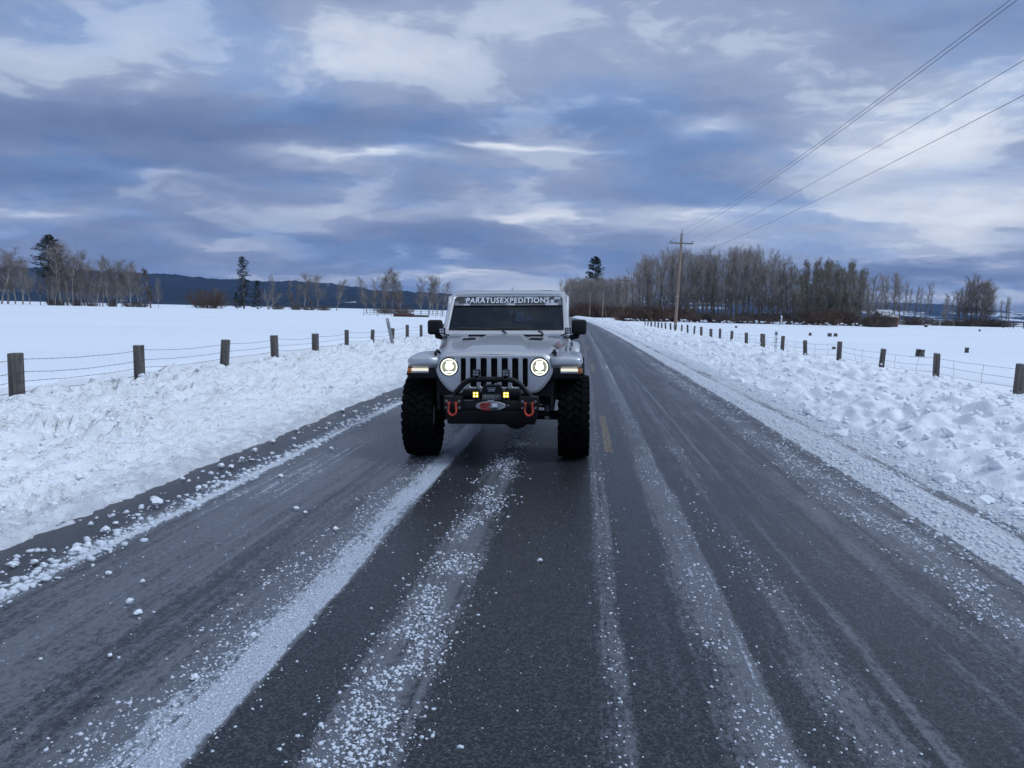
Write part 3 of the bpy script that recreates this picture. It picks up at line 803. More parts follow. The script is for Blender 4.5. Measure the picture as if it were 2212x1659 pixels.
BIGFIR = conifer(54, 27.0, 5.2, 24, 0.3, 10, 0.02, [(0, 1), (.5, 1), (.75, .8), (.9, .5), (1, .2)], 0.2)

def shrub(seed, h, w, n=110, sub=5, twig=0.014):
    rng = np.random.default_rng(seed); segs = []
    for i in range(n):
        a = rng.uniform(0, 6.283); rr = math.sqrt(rng.uniform(0, 1))
        p = np.array([math.cos(a)*rr*w*0.55, math.sin(a)*rr*w*0.55, -0.15])
        out = rr*0.75
        d = unit(np.array([math.cos(a)*out+rng.normal(0, .2), math.sin(a)*out+rng.normal(0, .2), 1.0]))
        L = h*(1.05-0.35*rr**2)*rng.uniform(0.65, 1.1)
        bp = branch(rng, segs, p, d, L, twig*1.3, 4, 0.05, 0.12, 0.5)
        for s in range(sub):
            q, dd, r = bp[rng.integers(1, 5)]
            sp = branch(rng, segs, q, unit(dd+rng.normal(0, .45, 3)), L*rng.uniform(.15, .4), twig, 2, 0.1, 0.2, 0.5)
            q2, d2, r2 = sp[1]
            branch(rng, segs, q2, unit(d2+rng.normal(0, .5, 3)), L*rng.uniform(.08, .2), twig*0.9, 1, 0.1, 0.2, 0.5)
    V, F = tubes(segs, 3)
    return fast_mesh('stems', V, F, False)
SHRUBS = [shrub(700+i, 3.0, 2.2, 120, 7, 0.018) for i in range(4)]
def shrub_obj(me, mt, label, X, Y, hs, ws, group=None):
    key = (me.name, mt.name)
    if key not in _mc:
        c = me.copy(); c.materials.clear(); c.materials.append(mt); _mc[key] = c
    o = bpy.data.objects.new('willow_shrub', _mc[key]); COL.objects.link(o)
    o.location = (X, Y, float(field_z(X, Y))); o.scale = (ws, ws, hs); o.rotation_euler = (0, 0, random.uniform(0, 6.28))
    return tag(o, label, 'shrub', group)

def hpx(px, top, Y, base_z=0.0):      # real height of something whose tip shows at row top
    hor = 649.0+0.0215*px
    return (hor-top)*px_m(Y)+CAM_H-base_z
def put(meshes, px, top, Y, w, label, group=None, h0=10.0, **kw):
    X = col_x(px, Y); h = hpx(px, top, Y)
    return tree_obj(meshes, label, X, Y, h/h0, (h/h0)*w, group, **kw)

# left: the old cottonwoods round a tall pine
put(PINE, 106, 500, 300, 1.25, 'tall dark pine rising above the bare trees at far left', h0=28.0, name='pine_tree', tm=M_BARKD, cm=M_NEEDLE)
for i, (px, top, Y, w) in enumerate([(4, 545, 330, 1.2), (18, 538, 335, 1.1), (34, 560, 340, 1.0), (50, 556, 330, 1.1), (66, 566, 345, 0.9), (-14, 548, 330, 1.2), (-40, 555, 330, 1.2)]):
    put(SPREAD[i % 4], px, top, Y, w*1.4, 'grey bare tree in the clump at the left edge of the field', 'bare trees at the left edge', cm=M_TWIGL)
for i, (px, top, Y, w) in enumerate([(88, 585, 300, .8), (118, 532, 300, .9), (132, 522, 297, 0.95), (146, 530, 302, 1.0), (158, 545, 296, .9), (170, 560, 300, .9), (184, 543, 305, .75), (197, 566, 300, .9), (210, 560, 297, 0.8),
                                     (222, 572, 300, 0.9), (238, 556, 305, 0.95), (252, 562, 300, .85), (266, 575, 303, .9), (283, 566, 300, 0.95), (298, 572, 304, .9), (120, 600, 292, 1.0), (150, 605, 292, 1.0), (205, 610, 294, 1.0), (262, 608, 294, 1.0), (175, 612, 293, 1.1), (235, 605, 294, 1.1), (138, 550, 306, 1), (164, 552, 306, 1), (190, 575, 306, 1), (216, 582, 306, 1), (245, 578, 308, 1), (274, 580, 306, 1), (306, 590, 306, .9), (126, 560, 306, 1), (112, 570, 305, 1)]):
    put(SPREAD[i % 4] if i % 4 else SLIM[i % 5], px, top, Y, w*1.35, 'bare cottonwood in the left grove, ' + ('close beside the tall pine' if px < 150 else 'right of the pine in the middle' if px < 225 else 'towards its right end') + (', low' if top > 599 else ', standing farther back' if Y > 304 else ''), 'cottonwood grove on the left', cm=M_TWIGL)
put(BROOM[0], 326, 577, 262, 1.6, 'dense brown bare tree standing at the right end of the left grove', cm=M_TWIGB, tm=M_BARKD)
put(SPREAD[1], 343, 600, 300, 0.8, 'slim bare tree right behind the dense brown tree', cm=M_TWIGL)
for i in range(7):
    px = 105+i*33
    shrub_obj(SHRUBS[i % 4], M_TWIGB, 'low brown brush under the left cottonwood grove', col_x(px, 300), 300+random.uniform(-4, 4), random.uniform(.5, .9), random.uniform(1.0, 1.6), 'brush under the left grove')
for q_ in (0,): shrub_obj(SHRUBS[1], simple('umber_twigs', (0.10, 0.062, 0.040), 0.9, var=0.3), 'rounded rust brown willow bush alone in the left field', col_x(452, 330), 330, 2.6, 4.1)
put(CLUMP[0], 468, 615, 334, 0.9, 'leafless grey snag spreading behind the round willow bush', tm=M_BARK, cm=M_TWIGL)
put(SPRUCE, 527, 551, 380, 1.2, 'tall ragged spruce with a bent narrow top', h0=26.0, name='spruce_tree', tm=M_BARKD, cm=M_NEEDLE)
put(SPRUCE2, 556, 604, 378, 1.15, 'short full spruce beside the tall ragged spruce', h0=14.0, name='spruce_tree', tm=M_BARKD, cm=M_NEEDLE)
put(SPRUCE2, 512, 630, 381, 1.3, 'low dark spruce left of the tall ragged spruce', h0=14.0, name='spruce_tree', tm=M_BARKD, cm=M_NEEDLE)
for (px, top, Y, w, ms, lab) in [(590, 590, 385, .7, SLIM[1], 'thin bare tree just right of the two spruces'), (580, 622, 370, 1.5, CLUMP[1], 'broken pale cottonwood with fallen limbs beside the spruces'),
        (632, 606, 385, 0.9, BROOM[1], 'broomlike bare tree left of the twin cottonwoods'), (645, 612, 388, 0.9, BROOM[2], 'second broomlike bare tree next to the twin cottonwoods'),
        (657, 592, 380, 1.1, SPREAD[2], 'left one of the twin cottonwoods in the middle field'), (686, 595, 380, 1.0, SPREAD[3], 'right one of the twin cottonwoods in the middle field'),
        (727, 605, 380, 0.9, SPREAD[0], 'single small cottonwood standing free before the hill'), (673, 630, 382, 1.2, BROOM[0], 'low thick bare tree between the twin cottonwoods')]:
    put(ms, px, top, Y, w*1.5, lab, cm=M_TWIGL)
for i, (px, top, w) in enumerate([(793, 602, .8), (808, 606, .8), (832, 584, .95), (846, 590, .9), (868, 602, .9), (860, 612, .8), (826, 600, .7)]):
    put(SPREAD[i % 4], px, top, 235+i*2, w*1.45, 'bare cottonwood in the clump behind the brown feed trough', 'cottonwoods behind the feed trough', cm=M_TWIGL)
for i, (px, top, w) in enumerate([(910, 602, .8), (927, 597, .95), (945, 603, .8), (955, 612, .8), (935, 615, .7)]):
    put(SPREAD[(i+1) % 4], px, top, 240+i*2, w*1.45, 'bare cottonwood in the clump left of the truck roof', 'cottonwoods left of the truck roof', cm=M_TWIGL)
for i in range(6):
    px = [600, 640, 668, 700, 835, 870][i]; Y = 375 if i < 4 else 236
    shrub_obj(SHRUBS[i % 4], M_TWIGB, 'small dark brush under the middle bare trees', col_x(px, Y), Y, .8, 1.6, 'brush under the middle trees')

# right: far grove behind the truck, the main grove, the ones standing apart
put(BIGFIR, 1283, 556, 345, 1.05, 'dark fir towering over the grey grove beside the truck', h0=27.0, name='fir_tree', tm=M_BARKD, cm=M_NEEDLE)
k = 0
for row, Y in enumerate((318, 330, 342)):
    for px in np.arange(1214+row*2, 1362, 4.6):
        top = 606+random.uniform(-5, 9)+max(0, (1232-px))*0.35
        put(SLIM[k % 5], px+random.uniform(-2, 2), top, Y+random.uniform(-4, 4), random.uniform(.7, 1.0), f'thin grey tree in the {("front", "middle", "back")[row]} row of the far grove, {"left of the fir" if px < 1283 else "right of the fir"}', 'thin trees in the grove behind the truck', cm=M_TWIG, tm=M_BARK)
        k += 1
ROWN = ('front', 'middle', 'back')
prof = [(1362, 590), (1380, 566), (1400, 558), (1425, 556), (1440, 552), (1475, 548), (1500, 543), (1530, 548), (1556, 552), (1565, 546), (1580, 544), (1600, 541), (1625, 546), (1650, 556), (1665, 558), (1690, 570), (1715, 582), (1735, 574), (1760, 568), (1790, 568), (1815, 572), (1840, 580), (1860, 596), (1880, 606), (1892, 614)]
for row, (Y, st) in enumerate(((186, 11.5), (198, 12.5), (210, 13.5))):
    px = 1366+row*3.0
    while px < 1892:
        top = np.interp(px, [a for a, b in prof], [b for a, b in prof])+random.uniform(-6, 30)+row*2
        dense = 1715 < px < 1850
        ms = BROOM[k % 3] if dense else (SLIM[k % 5] if k % 2 else SPREAD[(k//2) % 4])
        if dense:
            lab, grp = f'olive brown tree in the {ROWN[row]} row of the dense grove part, {"left" if px < 1782 else "right"} half', 'close set trees in the dense part'
        elif px <= 1715:
            seg = 'left of the near utility pole' if px < 1462 else 'just right of the near utility pole' if px < 1560 else 'at the highest rise of the grove' if px < 1650 else 'where the open grove slopes down'
            lab, grp = f'slim bare tree in the {ROWN[row]} row {seg}', 'slim trees in the open part'
        else:
            lab, grp = 'short bare tree at the thin right end of the big grove', 'trees at the right end of the big grove'
        put(ms, px, top, Y+random.uniform(-5, 5), random.uniform(.85, 1.15), lab, grp, cm=M_TWIGO if dense else M_TWIG, tm=M_BARKD if not dense else M_BARK)
        k += 1
        px += st*random.uniform(.6, 1.4)*(0.7 if dense else 1.0 if row < 2 else 1.6)
for i, (px, top, Y, w, ms) in enumerate([(1902, 618, 235, .8, SLIM[0]), (1912, 604, 240, .8, SLIM[2]), (1922, 600, 236, 1.0, SPREAD[0]), (1934, 597, 238, .9, SLIM[3]), (1944, 603, 236, 1.0, SPREAD[2]), (1952, 612, 240, .8, SLIM[1]), (1928, 612, 244, .9, SLIM[4])]):
    put(ms, px, top, Y, w, 'bare tree in the clump standing behind the red barn', 'bare trees behind the barn', tm=M_BARKD)
for i, (px, top, Y, w) in enumerate([(1962, 628, 262, .8), (1976, 622, 260, .8), (1990, 626, 258, .8), (2000, 618, 262, .9), (2008, 632, 262, .7)]):
    put(SLIM[i % 5], px, top, Y, w, 'thin bare tree in the sparse row right of the barn', 'thin trees right of the barn', tm=M_BARKD)
for i, (px, top, Y, w) in enumerate([(2036, 646, 268, .8), (2046, 640, 270, .9), (2058, 648, 270, .7)]):
    put(SPREAD[i % 4], px, top, Y, w, 'small faint tree left of the fan shaped clump', 'small trees before the fan shaped clump')
for i, (px, top, Y, w, ms) in enumerate([(2070, 628, 252, .9, SLIM[0]), (2080, 616, 250, .9, SLIM[1]), (2090, 608, 252, 1.0, SPREAD[1]), (2100, 604, 250, 1.0, CLUMP[0]), (2110, 604, 252, 1.0, SLIM[2]), (2120, 609, 250, 1.1, CLUMP[1]), (2130, 616, 252, 1.0, SPREAD[3]), (2139, 626, 250, 1.0, SLIM[4]), (2097, 612, 256, 1, SLIM[3]), (2116, 614, 256, 1, SPREAD[0]), (2086, 622, 256, 1, CLUMP[0]), (2075, 634, 258, 1.2, SPREAD[2]), (2134, 628, 258, 1.2, SPREAD[1]), (2105, 618, 259, 1.2, SPREAD[2]), (2123, 620, 259, 1.2, SPREAD[0])]):
    put(ms, px, top, Y, w, 'dark bare tree in the fan shaped clump at far right', 'fan shaped clump at far right', tm=M_BARKD, cm=M_TWIGL)
for i, (px, top, Y, w) in enumerate([(2165, 652, 250, .8), (2173, 644, 252, .9), (2180, 650, 254, .8)]):
    put(SLIM[i], px, top, Y, w, 'thin bare tree right of the fan shaped clump', 'thin trees at the right edge', tm=M_BARKD)
# willows along the foot of the groves
px = 1226
i = 0
while px < 1360:
    shrub_obj(SHRUBS[i % 4], M_TWIGR, 'rusty willow brush below the grove right behind the truck', col_x(px, 300), 300+random.uniform(-5, 5), random.uniform(1.3, 1.9), random.uniform(1.7, 2.3), 'rusty brush behind the truck')
    px += random.uniform(8, 12); i += 1
px = 1345
while px < 1900:
    hgt = np.interp(px, [1340, 1400, 1470, 1560, 1700, 1760, 1850, 1900], [1.2, 1.75, 1.35, 1.0, 1.15, 1.5, 1.2, 0.8])
    red = px < 1480 or 1740 < px < 1850
    shrub_obj(SHRUBS[i % 4], M_TWIGR if red else M_TWIGB, ('rusty red willow brush below the big grove, ' + ('left of the near utility pole' if px < 1460 else 'just right of the near utility pole' if px < 1500 else 'under its dense right part')) if red else ('dark brown brush below the big grove, ' + ('under its highest trees' if px < 1640 else 'behind the white bent pipe' if px < 1745 else 'towards the barn')), col_x(px, 178), 178+random.uniform(-5, 5), hgt*random.uniform(.5, .95), random.uniform(1.0, 1.6),
              'rusty brush below the big grove' if red else 'dark brush below the big grove')
    px += random.uniform(10, 16); i += 1
for q_, px in enumerate((1888, 1899, 1909, 1919, 1927)):
    shrub_obj(SHRUBS[q_ % 4], M_TWIGB, 'dark brush in front of the left half of the barn', col_x(px, 160), 160+q_, random.uniform(.6, .95), random.uniform(1.0, 1.3), 'brush before the barn')
rg_ = np.random.default_rng(31); n_ = 170
px_ = rg_.uniform(1350, 1900, n_); y_ = rg_.uniform(168, 174, n_)
x_ = np.array([col_x(a, b) for a, b in zip(px_, y_)])
V, F = lumps(np.stack([x_, y_, field_z(x_, y_)+rg_.uniform(0, .5, n_)], 1), rg_.uniform(.08, .34, n_), rg_, (0.25, 0.6), 0.4)
tag(link('snow_clods', fast_mesh('snow_clods', V, F, True), M_CAPW), 'white snow clods caught in the brush at the foot of the grove', 'snow', kind='stuff')
for px in (1895, 1968, 1985, 2030, 2062, 2085, 2110, 2135, 2150, 2165):
    shrub_obj(SHRUBS[i % 4], M_TWIGB, 'low dark brush along the far right edge of the field', col_x(px, 246), 246, random.uniform(.6, 1.0), random.uniform(1.4, 2.0), 'brush at the far right'); i += 1
# ------------------------------------------------------------------ bmesh part builder
class B:
    def __init__(self): self.bm = bmesh.new()
    def _add(self, bm2, mat=None):
        me = bpy.data.meshes.new('t'); bm2.to_mesh(me); bm2.free()
        if mat is not None: me.transform(mat)
        self.bm.from_mesh(me); bpy.data.meshes.remove(me)
        return self
    def box(self, x0, x1, y0, y1, z0, z1, bev=0.0, seg=2, mat=None):
        b = bmesh.new(); bmesh.ops.create_cube(b, size=1.0)
        for v in b.verts:
            v.co = Vector(((x0+x1)/2+v.co.x*(x1-x0), (y0+y1)/2+v.co.y*(y1-y0), (z0+z1)/2+v.co.z*(z1-z0)))
        if bev > 0: bmesh.ops.bevel(b, geom=b.edges[:], offset=bev, segments=seg, affect='EDGES', profile=0.5)
        return self._add(b, mat)
    def hexa(self, pts, bev=0.0, seg=2):
        """eight corners: bottom ring of four, top ring of four"""
        b = bmesh.new(); vs = [b.verts.new(p) for p in pts]
        for f in ((3, 2, 1, 0), (4, 5, 6, 7), (0, 1, 5, 4), (1, 2, 6, 5), (2, 3, 7, 6), (3, 0, 4, 7)):
            b.faces.new([vs[i] for i in f])
        bmesh.ops.recalc_face_normals(b, faces=b.faces)
        if bev > 0: bmesh.ops.bevel(b, geom=b.edges[:], offset=bev, segments=seg, affect='EDGES', profile=0.5)
        return self._add(b)
    def cyl(self, p0, p1, r0, r1=None, n=16, caps=True):
        p0, p1 = Vector(p0), Vector(p1); r1 = r0 if r1 is None else r1
        b = bmesh.new(); d = p1-p0
        bmesh.ops.create_cone(b, cap_ends=caps, segments=n, radius1=r0, radius2=r1, depth=d.length)
        return self._add(b, Matrix.Translation((p0+p1)/2) @ d.to_track_quat('Z', 'Y').to_matrix().to_4x4())
    def tube(self, pts, r, n=10, closed=False):
        P = [Vector(p) for p in pts]; rings = []; b = bmesh.new(); up = None
        m_ = len(P)
        for i, p in enumerate(P):
            a = P[(i-1) % m_] if (i > 0 or closed) else p; c = P[(i+1) % m_] if (i < m_-1 or closed) else p
            d = (c-a).normalized()
            if up is None:
                up = Vector((0, 0, 1)) if abs(d.z) < 0.9 else Vector((1, 0, 0))
            s = d.cross(up).normalized(); up = s.cross(d).normalized()
            rr = r[i] if isinstance(r, (list, tuple)) else r
            rings.append([b.verts.new(p+(s*math.cos(2*math.pi*k/n)+up*math.sin(2*math.pi*k/n))*rr) for k in range(n)])
        for i in range(m_ if closed else m_-1):
            A, C = rings[i], rings[(i+1) % m_]
            for k in range(n): b.faces.new((A[k], A[(k+1) % n], C[(k+1) % n], C[k]))
        if not closed:
            b.faces.new(rings[0][::-1]); b.faces.new(rings[-1])
        bmesh.ops.recalc_face_normals(b, faces=b.faces)
        return self._add(b)
    def lathe(self, prof, n=32, axis='X', org=(0, 0, 0)):
        """prof: list of (along axis, radius)"""
        b = bmesh.new(); rings = []
        for a, r in prof:
            ring = []
            for k in range(n):
                t = 2*math.pi*k/n; c, s = math.cos(t)*r, math.sin(t)*r
                ring.append(b.verts.new(((a, c, s) if axis == 'X' else (c, a, s) if axis == 'Y' else (c, s, a))))
            rings.append(ring)
        for i in range(len(prof)-1):
            for k in range(n):
                b.faces.new((rings[i][k], rings[i][(k+1) % n], rings[i+1][(k+1) % n], rings[i+1][k]))
        bmesh.ops.remove_doubles(b, verts=b.verts, dist=1e-5)
        bmesh.ops.recalc_face_normals(b, faces=b.faces)
        return self._add(b, Matrix.Translation(Vector(org)))
    def sphere(self, c, r, sc=(1, 1, 1), sub=2):
        b = bmesh.new(); bmesh.ops.create_icosphere(b, subdivisions=sub, radius=r)
        return self._add(b, Matrix.Translation(Vector(c)) @ Matrix.Diagonal((*sc, 1)))
    def raw(self, V, F):
        b = bmesh.new(); vs = [b.verts.new(v) for v in V]
        for f in F: b.faces.new([vs[i] for i in f])
        bmesh.ops.recalc_face_normals(b, faces=b.faces)
        return self._add(b)
    def mesh(self, name, mat, smooth=True, ang=35):
        me = bpy.data.meshes.new(name); self.bm.to_mesh(me); self.bm.free()
        me.materials.append(mat)
        if smooth:
            me.polygons.foreach_set('use_smooth', np.full(len(me.polygons), True))
            me.set_sharp_from_angle(angle=R(ang))
        return me
    def done(self, name, mat, parent=None, smooth=True, ang=35):
        o = bpy.data.objects.new(name, self.mesh(name, mat, smooth, ang)); COL.objects.link(o)
        if parent is not None: o.parent = parent
        return o

def rpoly(pts, rad, n=6):
    """polygon with rounded corners; rad one number or one per corner"""
    out = []; m_ = len(pts)
    for i in range(m_):
        p = Vector(pts[i]); a = Vector(pts[i-1]); c = Vector(pts[(i+1) % m_])
        r = rad[i] if isinstance(rad, (list, tuple)) else rad
        u = (a-p); w = (c-p); lu, lw = u.length, w.length; u.normalize(); w.normalize()
        t = min(r, lu*0.49, lw*0.49)
        s, e = p+u*t, p+w*t
        for k in range(n+1):
            f = k/n
            q = s*(1-f)**2+p*2*f*(1-f)+e*f**2
            out.append((q.x, q.y))
    return out
def circle(cx, cz, r, n=32):
    return [(cx+r*math.cos(2*math.pi*k/n), cz+r*math.sin(2*math.pi*k/n)) for k in range(n)]
def plate_mesh(name, loops, thick, bev, mat, frame=None):
    """flat plate with holes, cut from closed outlines in (x, z); it faces -y"""
    cu = bpy.data.curves.new(name, 'CURVE'); cu.dimensions = '2D'; cu.fill_mode = 'BOTH'
    cu.extrude = max(thick/2-bev, 1e-4); cu.bevel_depth = bev; cu.bevel_resolution = 1
    for lp in loops:
        s = cu.splines.new('POLY'); s.points.add(len(lp)-1)
        for i, (x, z) in enumerate(lp): s.points[i].co = (x, z, 0, 1)
        s.use_cyclic_u = True
    return _curve_mesh(name, cu, mat, frame)
FRONT = Matrix(((1, 0, 0, 0), (0, 0, -1, 0), (0, 1, 0, 0), (0, 0, 0, 1)))
def _curve_mesh(name, cu, mat, frame):
    ob = bpy.data.objects.new('tmp', cu); COL.objects.link(ob)
    bpy.context.view_layer.update()
    dg = bpy.context.evaluated_depsgraph_get()
    me = bpy.data.meshes.new_from_object(ob.evaluated_get(dg))
    bpy.data.objects.remove(ob); bpy.data.curves.remove(cu)
    me.name = name
    me.transform(FRONT if frame is None else frame)
    me.materials.clear(); me.materials.append(mat)
    return me
def text_mesh(name, txt, width, height, thick, mat, frame, bold=0.0, space=1.0):
    cu = bpy.data.curves.new(name, 'FONT'); cu.body = txt; cu.size = 1.0; cu.align_x = 'CENTER'; cu.offset = bold; cu.space_character = space
    cu.extrude = 0.01
    me = _curve_mesh(name, cu, mat, Matrix.Identity(4))
    co = np.zeros(len(me.vertices)*3); me.vertices.foreach_get('co', co); co = co.reshape(-1, 3)
    lo, hi = co.min(0), co.max(0)
    co = (co-(lo+hi)/2)/(hi-lo)*np.array([width, height, thick])
    me.vertices.foreach_set('co', co.ravel()); me.transform(frame); me.update()
    return me
def frame_at(o, ex, es):
    """matrix that lays a plate's x along ex and its z along es with origin o; it faces ex x es"""
    ex = Vector(ex).normalized(); es = Vector(es).normalized(); n = ex.cross(es)
    m_ = Matrix.Identity(4)
    for i in range(3):
        m_[i][0] = ex[i]; m_[i][1] = es[i]; m_[i][2] = n[i]; m_[i][3] = o[i]
    return m_

# ------------------------------------------------------------------ fences
def mat_post(name):
    t = NT(name); o = t.obj()
    gr = t.noise(t.mapped(o, (26, 26, 1.6)), 1.0, 5.0, 0.6, 0.4); st = t.noise(t.mapped(o, (7, 7, 1.4)), 1.0, 3.0)
    c = t.mix(t.step(gr, 0.25, 0.75), (0.042, 0.036, 0.033), (0.165, 0.148, 0.135))
    c = t.mix(t.step(st, 0.55, 0.7), c, (0.020, 0.016, 0.014))
    t.principled(Base_Color=c, Roughness=0.9, Normal=t.bump(gr, 0.6, 0.012))
    return t.m
M_POST = mat_post('weathered_post')
M_WIRE = simple('rusty_wire', (0.10, 0.085, 0.08), 0.6, 0.6)
M_CAP = mat_snow('cap_snow', lump=0.1)
def post_mesh(i, w=0.145, d=0.14, top=0.86, bot=-0.25):
    rng = random.Random(i)
    b = B(); t = rng.uniform(-.012, .012)
    b.hexa([(-w/2, -d/2, bot), (w/2, -d/2, bot), (w/2, d/2, bot), (-w/2, d/2, bot), (-w/2*.97+t, -d/2, top), (w/2*.95+t, -d/2, top-.008), (w/2*.95+t, d/2, top+.006), (-w/2*.97+t, d/2, top+.004)], 0.012, 2)
    return b.mesh('fence_post', M_POST)
def cap_mesh(w=0.145, d=0.14):
    b = B().sphere((0, 0, 0), 1.0, (w*0.46, d*0.46, 0.022), 2)
    return b.mesh('snow_cap', M_CAP)
PM = [post_mesh(i) for i in range(5)]
CAPM = cap_mesh()
def fence(name, label, X0, Y0, step, ks, tops, strands, seed, stays):
    rng = random.Random(seed)
    e = empty(name, (X0, Y0, 0)); tag(e, label, 'fence')
    P = []
    for k in ks:
        Y = Y0+step*k+rng.uniform(-.12, .12); X = X0+float(bend(Y))+rng.uniform(-.04, .04)
        dz = tops+rng.uniform(-.05, .05)-0.86
        p = bpy.data.objects.new('fence_post', PM[k % 5]); COL.objects.link(p); p.parent = e
        p.location = (X-X0, Y-Y0, dz); p.rotation_euler = (rng.uniform(-.03, .03), rng.uniform(-.06, .06), rng.uniform(-.35, .35))
        s = rng.uniform(.82, 1.12); p.scale = (s, s, 1)
        if rng.random() < 0.8:
            c = bpy.data.objects.new('snow_cap', CAPM); COL.objects.link(c); c.parent = p; c.location = (0, 0, 0.868)
        P.append((X-X0, Y-Y0, dz+0.86))
    face = 0.085 if X0 < 0 else -0.085
    for si, drop in enumerate(strands):
        segs = []
        for a, b_ in zip(P[:-1], P[1:]):
            n = 10; near = b_[1]+Y0 < 34
            sag = rng.uniform(.01, .05)
            pts = []
            for q in range(n+1):
                t = q/n
                pts.append(np.array([a[0]+(b_[0]-a[0])*t+face, a[1]+(b_[1]-a[1])*t, a[2]+(b_[2]-a[2])*t-drop-sag*4*t*(1-t)+rng.uniform(-.004, .004)]))
            for q in range(n): segs.append((*pts[q], *pts[q+1], 0.0032, 0.0032))
            if near and not stays:
                for q in range(22):                       # barbs
                    t = (q+.5)/22; i0 = min(int(t*n), n-1); c = pts[i0]*(1-(t*n-i0))+pts[i0+1]*(t*n-i0)
                    d = np.array([rng.uniform(-.3, .3), rng.uniform(-.4, .4), 1.0])*0.014
                    segs.append((*(c-d), *(c+d), 0.0022, 0.0012))
        V_, F_ = tubes(segs, 4)
        link('wire_strand', fast_mesh('wire_strand', V_, F_), M_WIRE, e)
    if stays:
        for a, b_ in zip(P[:-1], P[1:]):
            if b_[1]+Y0 > 45: break
            for t in (0.28, 0.62):
                t += rng.uniform(-.1, .1); segs = []
                x = a[0]+(b_[0]-a[0])*t+face; y = a[1]+(b_[1]-a[1])*t; z = a[2]+(b_[2]-a[2])*t
                pts = [np.array([x, y, z-strands[0]])]
                for q in range(5): pts.append(pts[-1]+np.array([rng.uniform(-.02, .02), rng.uniform(-.07, .07), -(strands[-1]-strands[0]+.06)/5]))
                for q in range(5): segs.append((*pts[q], *pts[q+1], 0.003, 0.003))
                V_, F_ = tubes(segs, 4)
                link('wire_stay', fast_mesh('wire_stay', V_, F_), M_WIRE, e)
    return e
fence('barbed_wire_fence', 'barbed wire fence on square wooden posts along the left snow bank', -7.7, 9.7, 3.03, range(-2, 30), 0.82, (0.08, 0.25, 0.38, 0.52), 4, False)
fence('wire_fence', 'sagging woven wire fence on wooden posts along the right snow bank', 7.85, 14.6, 3.27, range(-2, 24), 0.82, (0.09, 0.26, 0.41), 9, True)

M_GREY = simple('galvanised_post', (0.30, 0.31, 0.32), 0.5, 0.5, var=0.1)
M_WHITEP = simple('white_plastic', (0.70, 0.71, 0.72), 0.5, var=0.08)
M_BLACKP = simple('black_plastic', (0.018, 0.018, 0.020), 0.55, var=0.1, bump=0.1, bscale=200)
# leaning grey stake on the left bank
e = empty('leaning_stake', (-6.85, 27.3, 0.22), (0, R(-13), 0)); tag(e, 'grey metal stake leaning left in front of the left fence', 'stake')
B().box(-.055, .055, -.012, .0, -.3, 1.02, .003).box(-.055, -.043, 0.0005, .05, -.3, 1.018).box(.043, .055, .0005, .05, -.3, 1.018).done('channel', M_GREY, e)
B().box(-.05, .05, -.018, -.0135, 0.86, 1.0, .002).done('marker_plate', simple('marker_grey', (0.42, 0.43, 0.45), .5), e)
e = empty('marker_post', (7.15, 29.5, 0.2)); tag(e, 'white flexible road marker post standing in the right snow bank', 'marker post')
B().box(-.055, .055, -.010, .010, -.2, .86, .006).done('blade', M_WHITEP, e)
B().box(-.045, .045, -.015, -.011, .70, .80, .002).done('reflector', simple('marker_dark', (0.12, 0.12, 0.13), .4), e)
for q in range(3): B().box(-.03+.01*q, .02+.01*q, -.0135, -.0105, .28+.12*q, .31+.13*q).done('scuff', simple('marker_dark', (0.12, 0.12, 0.13), .4), e)

# stumps and cut posts standing in the right field
STUMPS = [(1750, 726, 6, 6, 'small cut post behind the second fence post right of the marker'), (1792, 728, 9, 7, 'left one of the pair of snowy stumps in the right field'),
          (1805, 728, 8, 7, 'right one of the pair of snowy stumps in the right field'), (1801, 756, 8, 5, 'flat stump showing between two right fence wires'),
          (1987, 772, 18, 15, 'wide sawn stump just beyond the right fence'), (2088, 764, 8, 11, 'narrow stump with a snow cap in the right field'),
          (1590, 708, 5, 4, 'tiny dark stump beyond the utility pole'), (1907, 705, 8, 4, 'low dark stump before the barn'), (2000, 706, 7, 5, 'low stump right of the barn'),
          (2116, 715, 4, 4, 'tiny stump far out at the right of the field')]
for i, (px, py, w, h, lab) in enumerate(STUMPS):
    X, Y = on_plane(px, py, 0.06); z = float(field_z(X, Y)); k = Y/1661.0
    e = empty('field_stump', (X, Y, z-0.03)); tag(e, lab, 'stump'); e.rotation_euler = (0, 0, i*0.7)
    r = w*k*0.5; hh = h*k+0.03
    rng = random.Random(i); n = 10
    prof = [(-0.2, r*1.15), (0.0, r*1.05), (hh*0.5, r*0.95), (hh*0.98, r*0.93), (hh, r*0.86), (hh*0.97, 0.0)]
    b = B().lathe(prof, n, 'Z')
    for v in b.bm.verts:
        v.co.x *= 1+rng.uniform(-.1, .1); v.co.y *= 1+rng.uniform(-.1, .1)
        if v.co.z > hh*.5: v.co.z += rng.uniform(-.08, .05)*hh
    b.done('wood', M_POST, e, True, 40)
    B().sphere((0, 0, hh*0.99), r*0.86, (1, 1, 0.32), 2).done('snow_cap', M_CAP, e)
X, Y = col_x(1689, 150), 150.0
e = empty('bent_pipe', (X, Y, float(field_z(X, Y)))); tag(e, 'white bent vent pipe before the dark brush of the big grove', 'pipe')
B().tube([(-.5, 0, -.1), (-.3, 0, .12), (-.05, 0, .35), (0, 0, .8), (.02, 0, 1.5)], .11, 8).done('pipe', M_WHITEP, e)
B().tube([(.02, 0, 1.5), (.0, -.05, 1.72), (-.12, -.1, 1.8)], .15, 8).done('hood', M_WHITEP, e)

